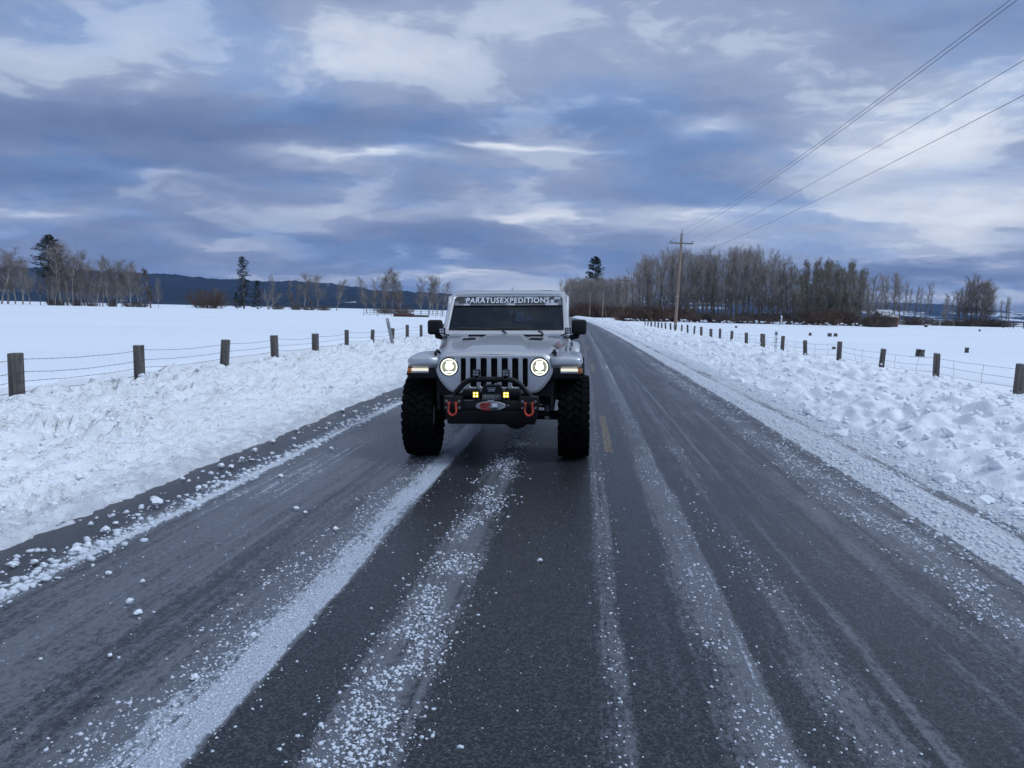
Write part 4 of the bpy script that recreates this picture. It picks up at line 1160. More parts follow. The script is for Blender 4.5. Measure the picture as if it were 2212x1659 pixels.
# ------------------------------------------------------------------ utility poles and lines
def mat_pole():
    t = NT('pole_wood'); o = t.obj()
    g = t.noise(t.mapped(o, (14, 14, 0.7)), 1.0, 5.0, 0.6)
    c = t.mix(t.step(g, 0.3, 0.7), (0.175, 0.120, 0.090), (0.33, 0.245, 0.19))
    t.principled(Base_Color=c, Roughness=0.85, Normal=t.bump(g, 0.4, 0.01))
    return t.m
M_POLE = mat_pole()
M_ARM = simple('crossarm_wood', (0.16, 0.14, 0.125), 0.85, var=0.3, scale=3, stretch=(.4, 8, 8))
M_INS = simple('glazed_insulator', (0.10, 0.085, 0.08), 0.2, var=0.1, coat=0.5)
M_STEEL = simple('dull_steel', (0.25, 0.25, 0.26), 0.45, 0.8, var=0.1)
M_LINE = simple('conductor', (0.075, 0.08, 0.095), 0.5, 0.4)
def pole(X, Y, label, h=10.1, lean=0.0, guy=None, arm=1.2):
    e = empty('utility_pole', (X, Y, 0.0)); e.rotation_euler = (0, lean, 0); tag(e, label, 'utility pole', None)
    B().cyl((0, 0, -.5), (0, 0, h), .17, .115, 14).done('shaft', M_POLE, e)
    a = B().box(-arm, arm, -.20, -.09, h-1.12, h-.99, .008).done('crossarm', M_ARM, e)
    for s in (-1, 1):
        B().tube([(s*.62, -.215, h-1.10), (s*.03, -.165, h-1.58)], .022, 6).done('brace', M_STEEL, e)
        ins = B().lathe([(0, .018), (.09, .018), (.091, .055), (.13, .06), (.16, .03), (.19, .045), (.22, .03), (.235, 0)], 12, 'Z', (s*(arm-.08), -.145, h-.99)).done('insulator', M_INS, a)
    B().lathe([(0, .02), (.22, .02), (.221, .055), (.26, .06), (.29, .03), (.33, .045), (.36, .03), (.38, 0)], 12, 'Z', (.02, -.02, h)).done('pole_top_insulator', M_INS, e)
    B().box(-.13, .0, -.16, -.11, h-.45, h-.05, .01).done('bracket', M_STEEL, e)
    for q in range(3): B().cyl((-.135, 0, 1.6+q*1.9), (.135, 0, 1.6+q*1.9), .16, .16, 14).done('band', simple('band_tin', (0.36, 0.34, 0.32), .5, .6), e) if q == 1 else None
    if guy:
        B().tube([(0, -.1, h-1.8), guy], .016, 6).done('guy_wire', M_STEEL, e)
        g = Vector(guy)
        dirv = (Vector((0, -.1, h-1.8))-g).normalized()
        B().tube([g, g+dirv*2.2], .045, 8).done('guy_guard', simple('guard_yellow', (0.35, 0.28, 0.14), .5), e)
    return e
PL = [(9.75, -17.0), (9.70, 83.0), (9.0, 183.0), (7.6, 283.0), (2.0, 383.0)]
pole(9.65, 83, 'near wooden utility pole with one crossarm on the right', lean=R(1.6))
pole(9.0+float(bend(183))*0+0, 183, 'second utility pole down the road, guy wire to the right', lean=R(1.5), guy=(5.2, -22.0, .2), h=10.4)
pole(col_x(1302, 268), 268, 'third utility pole standing before the grey grove', h=9.5, guy=(1.2, -6.0, .2))
pole(col_x(1274, 292), 292, 'fourth and farthest utility pole close to the truck roof', h=9.0)
def line(label, pts, sag, r=0.008, group=None):
    segs = []
    for (a, b_) in zip(pts[:-1], pts[1:]):
        n = 40; q = [np.array(a)*(1-i/n)+np.array(b_)*(i/n)-np.array([0, 0, sag*4*(i/n)*(1-i/n)]) for i in range(n+1)]
        for i in range(n): segs.append((*q[i], *q[i+1], r, r))
    V_, F_ = tubes(segs, 5)
    o = link('power_line', fast_mesh('power_line', V_, F_), M_LINE)
    return tag(o, label, 'power line')
line('power line from the pole top, left one of the upper pair', [(9.75, -17, 10.42), (9.95, 83, 10.42), (9.25, 183, 10.75), (col_x(1302, 268), 268, 9.85)], 1.35)
line('power line from the left crossarm end, right one of the upper pair', [(8.65, -17, 9.30), (8.78, 83, 9.32), (8.15, 183, 9.6), (col_x(1302, 268)-1.1, 268, 8.7)], 1.25)
line('middle power line, from the right crossarm end', [(10.87, -17, 9.30), (11.05, 83, 9.26), (10.4, 183, 9.55), (col_x(1302, 268)+1.1, 268, 8.7)], 1.15)
line('lowest line on the poles, alone below the others', [(9.75, -17, 7.55), (9.85, 83, 7.35), (9.2, 183, 7.3), (col_x(1302, 268), 268, 6.8)], 0.85)

# ------------------------------------------------------------------ corral, troughs, barn
M_PIPE = simple('corral_pipe', (0.13, 0.135, 0.14), 0.55, 0.4)
def corral(px, label, Y=158.0, L=3.0, ang=0.0):
    X = col_x(px, Y); e = empty('corral_panel', (X, Y, float(field_z(X, Y)))); e.rotation_euler = (0, 0, ang); tag(e, label, 'corral panel', 'pipe corral panels')
    for s in (-1, 0, 1): B().cyl((s*L/2, 0, -.2), (s*L/2, 0, 1.65 if s else 1.55), .04 if s else .025, None, 8).done('upright', M_PIPE, e)
    for z in (.35, .75, 1.15, 1.5): B().cyl((-L/2, 0, z), (L/2, 0, z), .028, None, 8).done('rail', M_PIPE, e)
    return e
for i, px in enumerate((800, 831, 909, 941, 968)):
    corral(px, 'grey pipe corral panel beside the feed troughs', 158+(i % 2)*1.5, 3.0, 0.15*((i % 3)-1))
def trough(px0, px1, py, h, label, mat, Y=155.0):
    x0, x1 = col_x(px0, Y), col_x(px1, Y); e = empty('feed_trough', ((x0+x1)/2, Y, float(field_z(x0, Y)))); tag(e, label, 'trough'); w = (x1-x0)/2
    B().box(-w, w, -.45, -.38, -.1, h, .01).done('side_board', mat, e)
    B().box(-w, w, .38, .45, -.1, h, .01).done('side_board', mat, e)
    for s in (-1, 1): B().box(s*w-.04, s*w+.04, -.379, .379, -.1, h-.02, .01).done('end_board', mat, e)
    B().box(-w+.05, w-.05, -.375, .375, h*.5, h*.8).done('snow_fill', M_CAP, e)
trough(851, 894, 681, .68, 'long reddish brown feed trough at the corral', simple('rust_board', (0.085, 0.035, 0.028), .8, var=.3))
trough(896, 925, 678, .42, 'low olive feed trough right of the brown one', simple('olive_board', (0.075, 0.085, 0.06), .8, var=.3), 157.0)

def barn():
    Y = 174.0; x0, x1 = col_x(1908, Y), col_x(1952, Y); w = (x1-x0)
    e = empty('barn', ((x0+x1)/2, Y, float(field_z(x0, Y)))); tag(e, 'small red barn with pale gable and snow covered roof', 'barn')
    red = simple('barn_red', (0.15, 0.038, 0.026), .85, var=.25, scale=2, stretch=(6, 6, .5)); pale = simple('barn_pale', (0.50, 0.43, 0.27), .8, var=.15, scale=2, stretch=(6, 6, .5))
    dark = simple('barn_dark', (0.03, 0.025, 0.022), .8)
    # ridge runs left-right and slightly away; gable end shows on the right
    B().box(-w/2, w*.22, 0, 6, -.2, 2.0).done('wall', red, e)
    B().raw([(w*.221, 0, -.2), (w*.221+1.3, 2.8, -.2), (w*.221+1.3, 2.8, 2.0), (w*.221, 0, 2.0), (w*.221, 6, -.2), (w*.221, 6, 2.0)], [(0, 1, 2, 3), (1, 4, 5, 2), (0, 4, 1), (3, 2, 5)]).done('gable_wall', red, e)
    B().raw([(w*.223, -.2, 2.01), (w*.223+1.55, 2.8, 2.01), (w*.223, 6.2, 2.01), (w*.223-.4, 3.0, 3.5), (w*.223-.4, .8, 2.9)], [(0, 1, 4), (1, 3, 4), (1, 2, 3), (0, 4, 3, 2)]).done('gable', pale, e)
    B().hexa([(-w/2-.3, -.3, 2.02), (w*.2, -.3, 2.02), (w*.2, 3.0, 3.45), (-w/2-.3, 3.0, 3.45), (-w/2-.3, -.3, 2.12), (w*.2, -.3, 2.12), (w*.2, 3.0, 3.58), (-w/2-.3, 3.0, 3.58)], .03).done('roof', simple('barn_roof', (0.42, 0.42, 0.43), .7, var=.35, scale=1.5), e)
    B().hexa([(-w/2-.3, 3.01, 3.45), (w*.2, 3.01, 3.45), (w*.2, 6.3, 2.02), (-w/2-.3, 6.3, 2.02), (-w/2-.3, 3.01, 3.68), (w*.2, 3.01, 3.68), (w*.2, 6.3, 2.22), (-w/2-.3, 6.3, 2.22)], .03).done('roof', M_CAP, e)
    B().box(-w*.12, w*.05, -.05, -.003, -.1, 1.6, .01).done('door', dark, e)
    B().box(-w*.36, -w*.25, -.05, -.003, .8, 1.4, .01).done('window', dark, e)
barn()
# dark board fence at the far right edge
def board_fence():
    Y = 205.0; x0, x1 = col_x(2170, Y), col_x(2260, Y); L = x1-x0
    e = empty('board_fence', (x0, Y, float(field_z(x0, Y)))); tag(e, 'dark board fence at the far right edge of the field', 'fence')
    mt = simple('dark_board', (0.035, 0.035, 0.045), .85, var=.3)
    n = int(L/2.4)+1
    for i in range(n): B().box(i*2.4-.08, i*2.4+.08, -.08, .08, -.3, 1.7, .01).done('post', mt, e)
    for z in (.5, .95, 1.4):
        for i in range(n-1): B().box(i*2.4-.05, i*2.4+2.35, -.13, -.085, z-.09, z+.09, .005).done('board', mt, e)
board_fence()
# ------------------------------------------------------------------ the pickup truck
def mat_paint():
    t = NT('silver_paint'); o = t.obj()
    fl = t.noise(o, 900.0, 1.0); dirt = t.noise(t.mapped(o, (3, 3, 5)), 1.0, 5.0, 0.65)
    sp = t.n('ShaderNodeSeparateXYZ', {0: o}).outputs[2]
    low = t.step(t.math('ADD', sp, t.math('MULTIPLY', dirt, 0.5)), 1.25, 0.75)
    c = t.mix(fl, (0.46, 0.47, 0.495), (0.56, 0.57, 0.59))
    c = t.mix(t.math('MULTIPLY', low, 0.42), c, (0.20, 0.195, 0.19))
    rg = t.math('ADD', 0.30, t.math('MULTIPLY', dirt, 0.22))
    t.principled(Base_Color=c, Metallic=0.72, Roughness=rg, Coat_Weight=0.5, Coat_Roughness=0.12)
    return t.m
M_PAINT = mat_paint()
M_TRIM = simple('textured_black', (0.008, 0.008, 0.010), 0.65, spec=0.3, var=0.2, bump=0.25, bscale=300)
M_GLOSSB = simple('gloss_black', (0.008, 0.008, 0.009), 0.18, var=0.1, coat=0.5)
M_POWDER = simple('powder_coat_black', (0.005, 0.005, 0.006), 0.5, spec=0.3, var=0.2, bump=0.15, bscale=400)
M_SEAM = simple('seam_black', (0.004, 0.004, 0.004), 0.8)
M_RUB = simple('tyre_rubber', (0.0035, 0.0035, 0.004), 0.9, spec=0.12, var=0.3, scale=20, bump=0.2, bscale=120)
M_RIM = simple('rim_black', (0.02, 0.02, 0.022), 0.35, 0.5, var=0.1)
M_ALU = simple('bare_aluminium', (0.42, 0.43, 0.45), 0.35, 0.9, var=0.1)
M_CHROME = simple('bright_steel', (0.55, 0.56, 0.58), 0.18, 1.0, var=0.05)
M_RED = simple('shackle_red', (0.52, 0.055, 0.022), 0.4, var=0.15, coat=0.3)
M_REDD = simple('hook_red', (0.30, 0.018, 0.018), 0.45, var=0.2)
M_ROPE = simple('grey_rope', (0.22, 0.23, 0.24), 0.9, var=0.4, scale=60)
M_AMBER = simple('amber_lens', (0.55, 0.16, 0.03), 0.2, var=0.1, coat=0.6)
M_INT = simple('cabin_black', (0.012, 0.012, 0.013), 0.8, var=0.2)
M_CARBON = simple('engine_dark', (0.006, 0.006, 0.007), 0.8)
def mat_glass(name, tint, refl=0.06):
    t = NT(name)
    fr = t.n('ShaderNodeFresnel', {'IOR': 1.5}).outputs[0]
    tr = t.n('ShaderNodeBsdfTransparent', {'Color': tint}); gl = t.n('ShaderNodeBsdfGlossy', {'Color': (0.9, 0.9, 0.9), 'Roughness': 0.02})
    smear = t.noise(t.mapped(t.obj(), (2, 2, 6)), 3.0, 4.0)
    mx = t.n('ShaderNodeMixShader', {0: t.math('MULTIPLY', fr, t.math('ADD', 0.25, t.math('MULTIPLY', smear, 0.3))), 1: tr.outputs[0], 2: gl.outputs[0]})
    t.t.links.new(mx.outputs[0], t.out.inputs['Surface'])
    return t.m
M_WSG = mat_glass('windshield_glass', (0.24, 0.29, 0.36))
M_TINT = mat_glass('tinted_glass', (0.10, 0.11, 0.12))
M_LENS = mat_glass('clear_lens', (0.93, 0.95, 0.95))
M_HEAD = emitter('headlamp_light', (1.0, 1.0, 0.88), 5.0, 0.2)
M_HALO = emitter('halo_light', (0.98, 1.0, 0.86), 1.5)
M_GLOW = emitter('reflector_light', (0.86, 0.90, 0.70), 0.42, 0.8)
M_DRL = emitter('daytime_light', (1.0, 0.97, 0.85), 0.85, 0.5)
M_FOG = emitter('yellow_fog_light', (0.95, 0.66, 0.005), 1.15, 0.6)
M_CHIP = emitter('fog_chip_light', (1.0, 0.95, 0.42), 6.0)

truck = empty('pickup_truck', (-0.897, 8.35, float(road_z(-0.915))), (0, R(-1.375), R(0.9)))
tag(truck, 'silver lifted off road pickup with lit headlights and black winch bumper', 'pickup truck')
T = truck

# ---- hood
def hood():
    ys = np.concatenate([np.linspace(-.415, -.30, 10), np.linspace(-.27, .93, 30)])
    nx = 61
    V = []
    for y in ys:
        f = (y+.415)/1.345
        w = np.interp(y, [-.415, -.38, .93], [.585, .60, .755])
        zc = np.interp(y, [-.415, -.405, -.38, -.33, -.2, .3, .93], [1.140, 1.158, 1.174, 1.186, 1.204, 1.250, 1.305])
        zs = np.interp(y, [-.415, .93], [1.03, 1.105])         # lower edge of the hood sides
        rad = np.interp(y, [-.415, .93], [.12, .11])
        row = []
        for i in range(nx):
            s = -1+2*i/(nx-1); a = abs(s); sg = 1 if s >= 0 else -1
            if a < .72:                                         # top
                x = a/.72*(w-rad); z = zc-.030*(x/w)**2
                bul = sstep(.36-.10*f, .30-.10*f, x)*sstep(-.36, -.12, y)*.020
                dip = -0.012*sstep(.04, .0, abs(x-(.345-.10*f)))*sstep(-.3, 0, y)
                z += float(bul+dip)
            elif a < .9:                                        # rounded shoulder
                t = (a-.72)/.18*math.pi/2
                x = w-rad+rad*math.sin(t); z = zc-.030*((w-rad)/w)**2-rad*.62*(1-math.cos(t))
            else:                                               # side
                t = (a-.9)/.1; x = w+.012*t; z0 = zc-.030*((w-rad)/w)**2-rad*.62; z = z0+(zs-z0)*t
            row.append((sg*x, y, z))
        V.append(row)
    n = len(ys); VV = [p for r in V for p in r]
    F = [(i*nx+j, i*nx+j+1, (i+1)*nx+j+1, (i+1)*nx+j) for i in range(n-1) for j in range(nx-1)]
    # close the front lip downwards
    b = B().raw(VV, F)
    o = b.done('hood', M_PAINT, T, True, 50)
    for s in (-1, 1):
        # dark vent with its frame
        q = [(s*.30, .44), (s*.46, .44), (s*.475, .65), (s*.33, .65)]
        if s < 0: q = q[::-1]
        def hz(x, y): return float(np.interp(y, [-.2, .3, .93], [1.204, 1.250, 1.305]))-.030*(x/.72)**2
        lo = [(x, y, hz(x, y)-.02) for x, y in q]; hi = [(x, y, hz(x, y)+.007) for x, y in q]
        B().hexa(lo+hi, .004).done('hood_vent', M_TRIM, o)
        q2 = [(s*.285, .42), (s*.475, .42), (s*.492, .67), (s*.315, .67)]
        if s < 0: q2 = q2[::-1]
        B().hexa([(x, y, hz(x, y)-.02) for x, y in q2]+[(x, y, hz(x, y)+.003) for x, y in q2], .003).done('vent_surround', M_PAINT, o)
        for yy in (.49, .54, .59):
            B().box(min(s*.325, s*.46), max(s*.325, s*.46), yy-.005, yy+.005, hz(.4, yy)+.0075, hz(.4, yy)+.012).done('vent_slat', M_GLOSSB, o)
        # lettering along the side of the hood
        fr = frame_at((s*.672, .44, 1.214), (s*.118*s, 1, .05) if s > 0 else (.118, -1, -.05), (-s*.80, 0, .60))
        link('side_lettering', text_mesh('side_lettering', 'RUBICON', .62, .072, .003, simple('decal_red_grey', (0.26, 0.17, 0.18), .5, var=.1), fr, .03), None, o)
        fr2 = frame_at((s*.6711, .44, 1.2127), (s*.118*s, 1, .05) if s > 0 else (.118, -1, -.05), (-s*.80, 0, .60))
        link('lettering_outline', text_mesh('lettering_outline', 'RUBICON', .636, .084, .002, simple('decal_grey', (0.09, 0.09, 0.10), .5), fr2, .07), None, o)  # slightly larger dark grey print behind the letters
        # rubber latch
        B().box(min(s*.615, s*.655), max(s*.615, s*.655), -.34, -.26, 1.03, 1.12, .015).tube([(s*.628, -.33, 1.11), (s*.632, -.32, 1.155), (s*.622, -.27, 1.175), (s*.61, -.22, 1.15)], .016, 8).done('hood_latch', M_TRIM, T)
        B().box(s*.30-.02, s*.30+.02, .80, .84, 1.275, 1.30, .006).done('washer_nozzle', M_TRIM, o)
    return o
hood_o = hood()

# ---- grille
GF = Matrix.Translation((0, -.42, 0)) @ Matrix.Translation((0, 0, .95)) @ Matrix.Rotation(R(-3), 4, 'X') @ Matrix.Translation((0, 0, -.95)) @ FRONT
out_ = [(-.455, .735), (.455, .735), (.585, .90), (.618, 1.02), (.545, 1.129), (-.545, 1.129), (-.618, 1.02), (-.585, .90)]
rads = [.10, .10, .10, .09, .11, .11, .09, .10]
shell = rpoly(out_, rads)
inn = [(x*.965, .735+.012+(z-.735)*.955) for x, z in out_]
hl = [circle(s*.472, 1.012, .103, 36) for s in (-1, 1)]
def slot(i):
    c = (i-3)*.1097; a, b_ = c-.0405, c+.0405
    if i == 0: a += .012
    if i == 6: b_ -= .012
    return rpoly([(a, .795), (b_, .795), (b_, 1.106), (a, 1.106)], .026, 5)
face = rpoly(inn, [r*.9 for r in rads])
g = link('grille', plate_mesh('grille', [face]+hl+[slot(i) for i in range(7)], .050, .008, M_PAINT, GF), None, T)
link('grille_shell', plate_mesh('grille_shell', [shell, rpoly([(x*.978, .735+.007+(z-.735)*.972) for x, z in out_], [r*.92 for r in rads])], .055, .006, M_PAINT, Matrix.Translation((0, .012, 0)) @ GF), None, g)
link('grille_seam', plate_mesh('grille_seam', [rpoly([(x*.99, .735+.004+(z-.735)*.985) for x, z in out_], rads)]+hl+[slot(i) for i in range(7)], .01, .0, M_SEAM, Matrix.Translation((0, .034, 0)) @ GF), None, g)
for i in range(7):
    c = (i-3)*.1097
    bars = B().box(c-.045, c+.045, -.372, -.366, .79, 1.13)
    for r_ in range(11):
        z = .815+r_*.0275
        bars.tube([(c-.04, -.378, z), (c-.02, -.380, z+.012), (c, -.378, z), (c+.02, -.380, z+.012), (c+.04, -.378, z)], .0028, 5)
    bars.done('slot_insert', M_CARBON, g)
B().box(-.60, .60, -.355, .9, .70, 1.08).done('engine_bay', M_CARBON, T)

# ---- headlights
for s in (-1, 1):
    hx, hzc = s*.472, 1.012
    h = B().lathe([(0.02, .102), (-.006, .1025), (-.012, .097), (-.010, .090), (.03, .088)], 36, 'Y', (hx, -.437, hzc)).done('headlight', M_GLOSSB, T)
    B().lathe([(.045, .0), (.045, .03), (.035, .06), (.012, .086), (.05, .088), (.055, 0)], 36, 'Y', (hx, -.44, hzc)).done('reflector', M_GLOW, h)
    B().lathe([(-.002, .0875), (-.007, .084), (-.007, .079), (-.002, .0755), (.004, .079), (.004, .084), (-.002, .0875)], 36, 'Y', (hx, -.440, hzc)).done('halo_ring', M_HALO, h)
    B().sphere((hx, -.425, hzc+.002), .042, (1, .35, .85), 3).done('main_led', M_HEAD, h)
    B().sphere((hx, -.425, hzc+.046), .03, (1.15, .3, .45), 2).done('upper_led', M_HEAD, h)
    B().box(hx-.045, hx+.045, -.432, -.425, hzc-.063, hzc-.047, .005).done('lower_led', M_HALO, h)
    B().box(hx-.074, hx+.074, -.436, -.4335, hzc+.030, hzc+.034).done('divider', M_ALU, h)
    B().box(hx-.072, hx+.072, -.436, -.4335, hzc-.040, hzc-.036).done('divider', M_ALU, h)
    B().lathe([(0.0, .0895), (-.008, .07), (-.012, .04), (-.0135, 0)], 32, 'Y', (hx, -.446, hzc)).done('lens', M_LENS, h)

# ---- front fenders
def fender(s):
    prof = [(-.436, 1.000), (-.440, 1.050), (-.438, 1.092), (-.424, 1.108), (-.39, 1.116), (-.25, 1.128), (.05, 1.142), (.28, 1.140), (.40, 1.11), (.54, .99), (.66, .84), (.70, .76)]
    th = .05
    rows = []
    for i, (y, z) in enumerate(prof):
        xin = np.interp(y, [-.44, .7], [.585, .70]); xo = .918 if -.4 < y < .5 else .905
        cs = [(xin, 0), (.70, .004), (.80, .003), (xo-.05, -.003), (xo-.022, -.010), (xo-.006, -.024), (xo, -.042), (xo, -.066), (xo-.02, -.075)]
        a = prof[max(i-1, 0)]; c = prof[min(i+1, len(prof)-1)]
        ty, tz = c[0]-a[0], c[1]-a[1]; l = math.hypot(ty, tz); ny, nz = -tz/l, ty/l
        rows.append([(s*x, y+ny*d, z+nz*d) for x, d in cs])
    m_ = len(rows[0]); V_ = [p for r in rows for p in r]
    F_ = [(i*m_+j, i*m_+j+1, (i+1)*m_+j+1, (i+1)*m_+j) for i in range(len(rows)-1) for j in range(m_-1)]
    o = B().raw(V_, F_).done('front_fender', M_PAINT, T, True, 50)
    sol = o.modifiers.new('thick', 'SOLIDIFY'); sol.thickness = .012; sol.offset = -1
    a, b_ = sorted((s*.60, s*.912))
    # black front face below the paint
    B().hexa([(a+.0, -.425, .885), (b_, -.425, .885), (b_, -.20, .905), (a, -.20, .905), (a, -.437, .998), (b_, -.437, .998), (b_, -.20, 1.05), (a, -.20, 1.05)], .014).done('flare_front', M_TRIM, o)
    B().tube([(s*.905, -.42, .93), (s*.905, -.30, 1.04), (s*.905, .05, 1.085), (s*.905, .30, 1.07), (s*.905, .52, .95), (s*.905, .66, .78)], .022, 8).done('flare_lip', M_TRIM, o)
    a, b_ = sorted((s*.69, s*.868))
    d = B().box(a, b_, -.447, -.432, .968, .998, .006).done('running_light', M_DRL, o)
    B().box(a-.004, b_+.004, -.443, -.430, .945, .967, .004).done('running_light_housing', M_ALU, d)
    a, b_ = sorted((s*.870, s*.912))
    B().box(a, b_, -.446, -.36, .944, .998, .008).done('turn_signal', M_AMBER, o)
    # dark liner closing the wheel arch towards the engine
    a, b_ = sorted((s*.58, s*.62))
    B().box(a, b_, -.36, .72, .55, 1.06).done('inner_liner', M_CARBON, o)
    a, b_ = sorted((s*.58, s*.90))
    B().hexa([(a, .50, .62), (b_, .62, .62), (b_, .66, .62), (a, .66, .62), (a, .35, 1.06), (b_, .35, 1.06), (b_, .40, 1.06), (a, .40, 1.06)]).done('liner_back', M_CARBON, o)
fender(-1); fender(1)

# ---- windshield frame, glass, banner
WO = (0, .955, 1.345); WE = (0, .72, .694)
def wf(off): return frame_at(Vector(WO)+Vector((0, -.694, .72))*off, (1, 0, 0), WE)
outer = rpoly([(-.765, -.055), (.765, -.055), (.722, .675), (-.722, .675)], [.03, .03, .085, .085], 8)
hole = rpoly([(-.716, .005), (.716, .005), (.690, .632), (-.690, .632)], [.04, .04, .07, .07], 8)
wsf = link('windshield_frame', plate_mesh('windshield_frame', [outer, hole], .06, .014, M_PAINT, wf(-.02)), None, T)
glass = link('windshield', plate_mesh('windshield', [rpoly([(-.724, -.005), (.724, -.005), (.699, .642), (-.699, .642)], .06, 6)], .008, .001, M_WSG, wf(-.018)), None, T)
link('frit_band', plate_mesh('frit_band', [hole, rpoly([(-.692, .055), (.692, .055), (.670, .622), (-.670, .622)], [.03, .03, .06, .06], 8)], .002, 0, M_SEAM, wf(-.0095)), None, glass)
M_BD = simple('banner_dark', (0.030, 0.033, 0.036), .5); M_BG = simple('banner_grey', (0.16, 0.165, 0.185), .5); M_BL = simple('banner_light', (0.40, 0.42, 0.47), .5); M_BW = simple('banner_white', (0.62, 0.65, 0.72), .45, var=.04)
ban = link('banner', plate_mesh('banner', [rpoly([(-.697, .465), (.697, .465), (.686, .626), (-.686, .626)], [.004, .004, .06, .06], 5)], .002, 0, M_BD, wf(-.0075)), None, glass)
for (x0, x1, s0, s1, mt) in [(-.672, -.628, .476, .528, M_BG), (-.628, -.560, .476, .498, M_BG), (-.560, -.478, .476, .500, M_BL), (-.556, -.500, .536, .572, M_BG), (-.478, .0, .476, .488, M_BG), (-.03, .09, .476, .500, M_BL), (.09, .47, .476, .486, M_BG),
                             (.47, .625, .476, .505, M_BL), (.535, .58, .505, .550, M_BL), (.58, .66, .552, .585, M_BL), (.625, .672, .480, .535, M_BG), (-.16, -.05, .574, .588, M_BG), (.20, .33, .574, .588, M_BL), (-.40, -.30, .574, .588, M_BL), (.44, .52, .572, .588, M_BG)]:
    s0, s1 = .466+(s0-.475)*1.38, .466+(s1-.475)*1.38
    link('camouflage_block', plate_mesh('camouflage_block', [[(x0, s0), (x1, s0), (x1, s1), (x0, s1)]], .001, 0, mt, wf(-.0055)), None, ban)
link('banner_lettering', text_mesh('banner_lettering', 'PARATUSEXPEDITIONS', 1.050, .100, .002, M_BW, wf(0) @ Matrix.Translation((-.005, .556, -.003)), .020, 1.16), None, ban)
# small pale plates at the rear window, seen through the glass
for s, x in ((0, -.02), (1, .42)):
    w_ = B().tube([(x-.30+.34, .885, 1.312), (x+.02, .925, 1.338), (x-.02, .945, 1.352)], .011, 6).done('wiper', M_GLOSSB, T)
    fr = wf(.012)
    p = [fr @ Vector((x-.03, .02, 0)), fr @ Vector((x-.30, .045, 0)), fr @ Vector((x-.56, .050, 0))]
    B().tube(p, .009, 6).done('wiper_blade', M_GLOSSB, w_)
B().box(-.70, .70, .86, .955, 1.20, 1.302, .01).done('cowl', M_PAINT, T)
B().box(-.44, .46, .85, .90, 1.285, 1.312, .006).done('cowl_vent', M_TRIM, T)
for s in (-1, 1):
    B().box(s*.60-.07, s*.60+.07, .845, .90, 1.283, 1.312, .006).cyl((s*.60-.05, .88, 1.315), (s*.60+.05, .88, 1.315), .012, None, 10).done('windshield_hinge', M_PAINT, T)
    a = B().tube([(s*.66, .86, 1.30), (s*.72, .86, 1.315), (s*.752, .84, 1.33)], .008, 6).tube([(s*.70, .87, 1.29), (s*.74, .87, 1.28), (s*.77, .90, 1.27)], .006, 6).done('pillar_light', M_TRIM, T)
    B().box(s*.755-.036, s*.755+.036, .80, .86, 1.322, 1.394, .006).done('housing', M_TRIM, a)
    for i in (-1, 1):
        for k in (-1, 1):
            B().box(s*.755+i*.014-.011, s*.755+i*.014+.011, .795, .802, 1.358+k*.014-.011, 1.358+k*.014+.011, .003).done('led_lens', simple('pod_lens', (0.55, 0.58, 0.62), .15, .3, coat=.5), a)

# ---- cab
b = B()
RP = [(1.405, 1.803), (1.46, 1.842), (1.60, 1.856), (2.2, 1.865), (2.85, 1.855), (2.93, 1.82)]
rows = []
for y, z in RP:
    w = .722
    rows.append([(x*w, y, z-dz) for x, dz in ((-1.015, .085), (-1.0, .035), (-.965, .012), (-.9, .003), (-.5, -.004), (0, -.006), (.5, -.004), (.9, .003), (.965, .012), (1.0, .035), (1.015, .085))])
m_ = len(rows[0])
b.raw([p for r in rows for p in r], [(i*m_+j, i*m_+j+1, (i+1)*m_+j+1, (i+1)*m_+j) for i in range(len(rows)-1) for j in range(m_-1)])
roof = b.done('roof', M_PAINT, T, True, 50)
so = roof.modifiers.new('thick', 'SOLIDIFY'); so.thickness = .035; so.offset = -1
for s in (-1, 1):
    B().box(s*.735-.012, s*.735+.012, 1.42, 2.86, 1.762, 1.795, .006).done('rain_gutter', M_PAINT, roof)
for i in range(7):
    B().sphere((-.48+i*.16, 1.75, 1.865), .07, (1.2, 1.5, .12), 2).done('snow_patch', M_CAP, roof)
B().tube([(.03, 1.52, 1.848), (.045, 1.54, 1.882)], .005, 5).done('antenna', M_TRIM, roof)
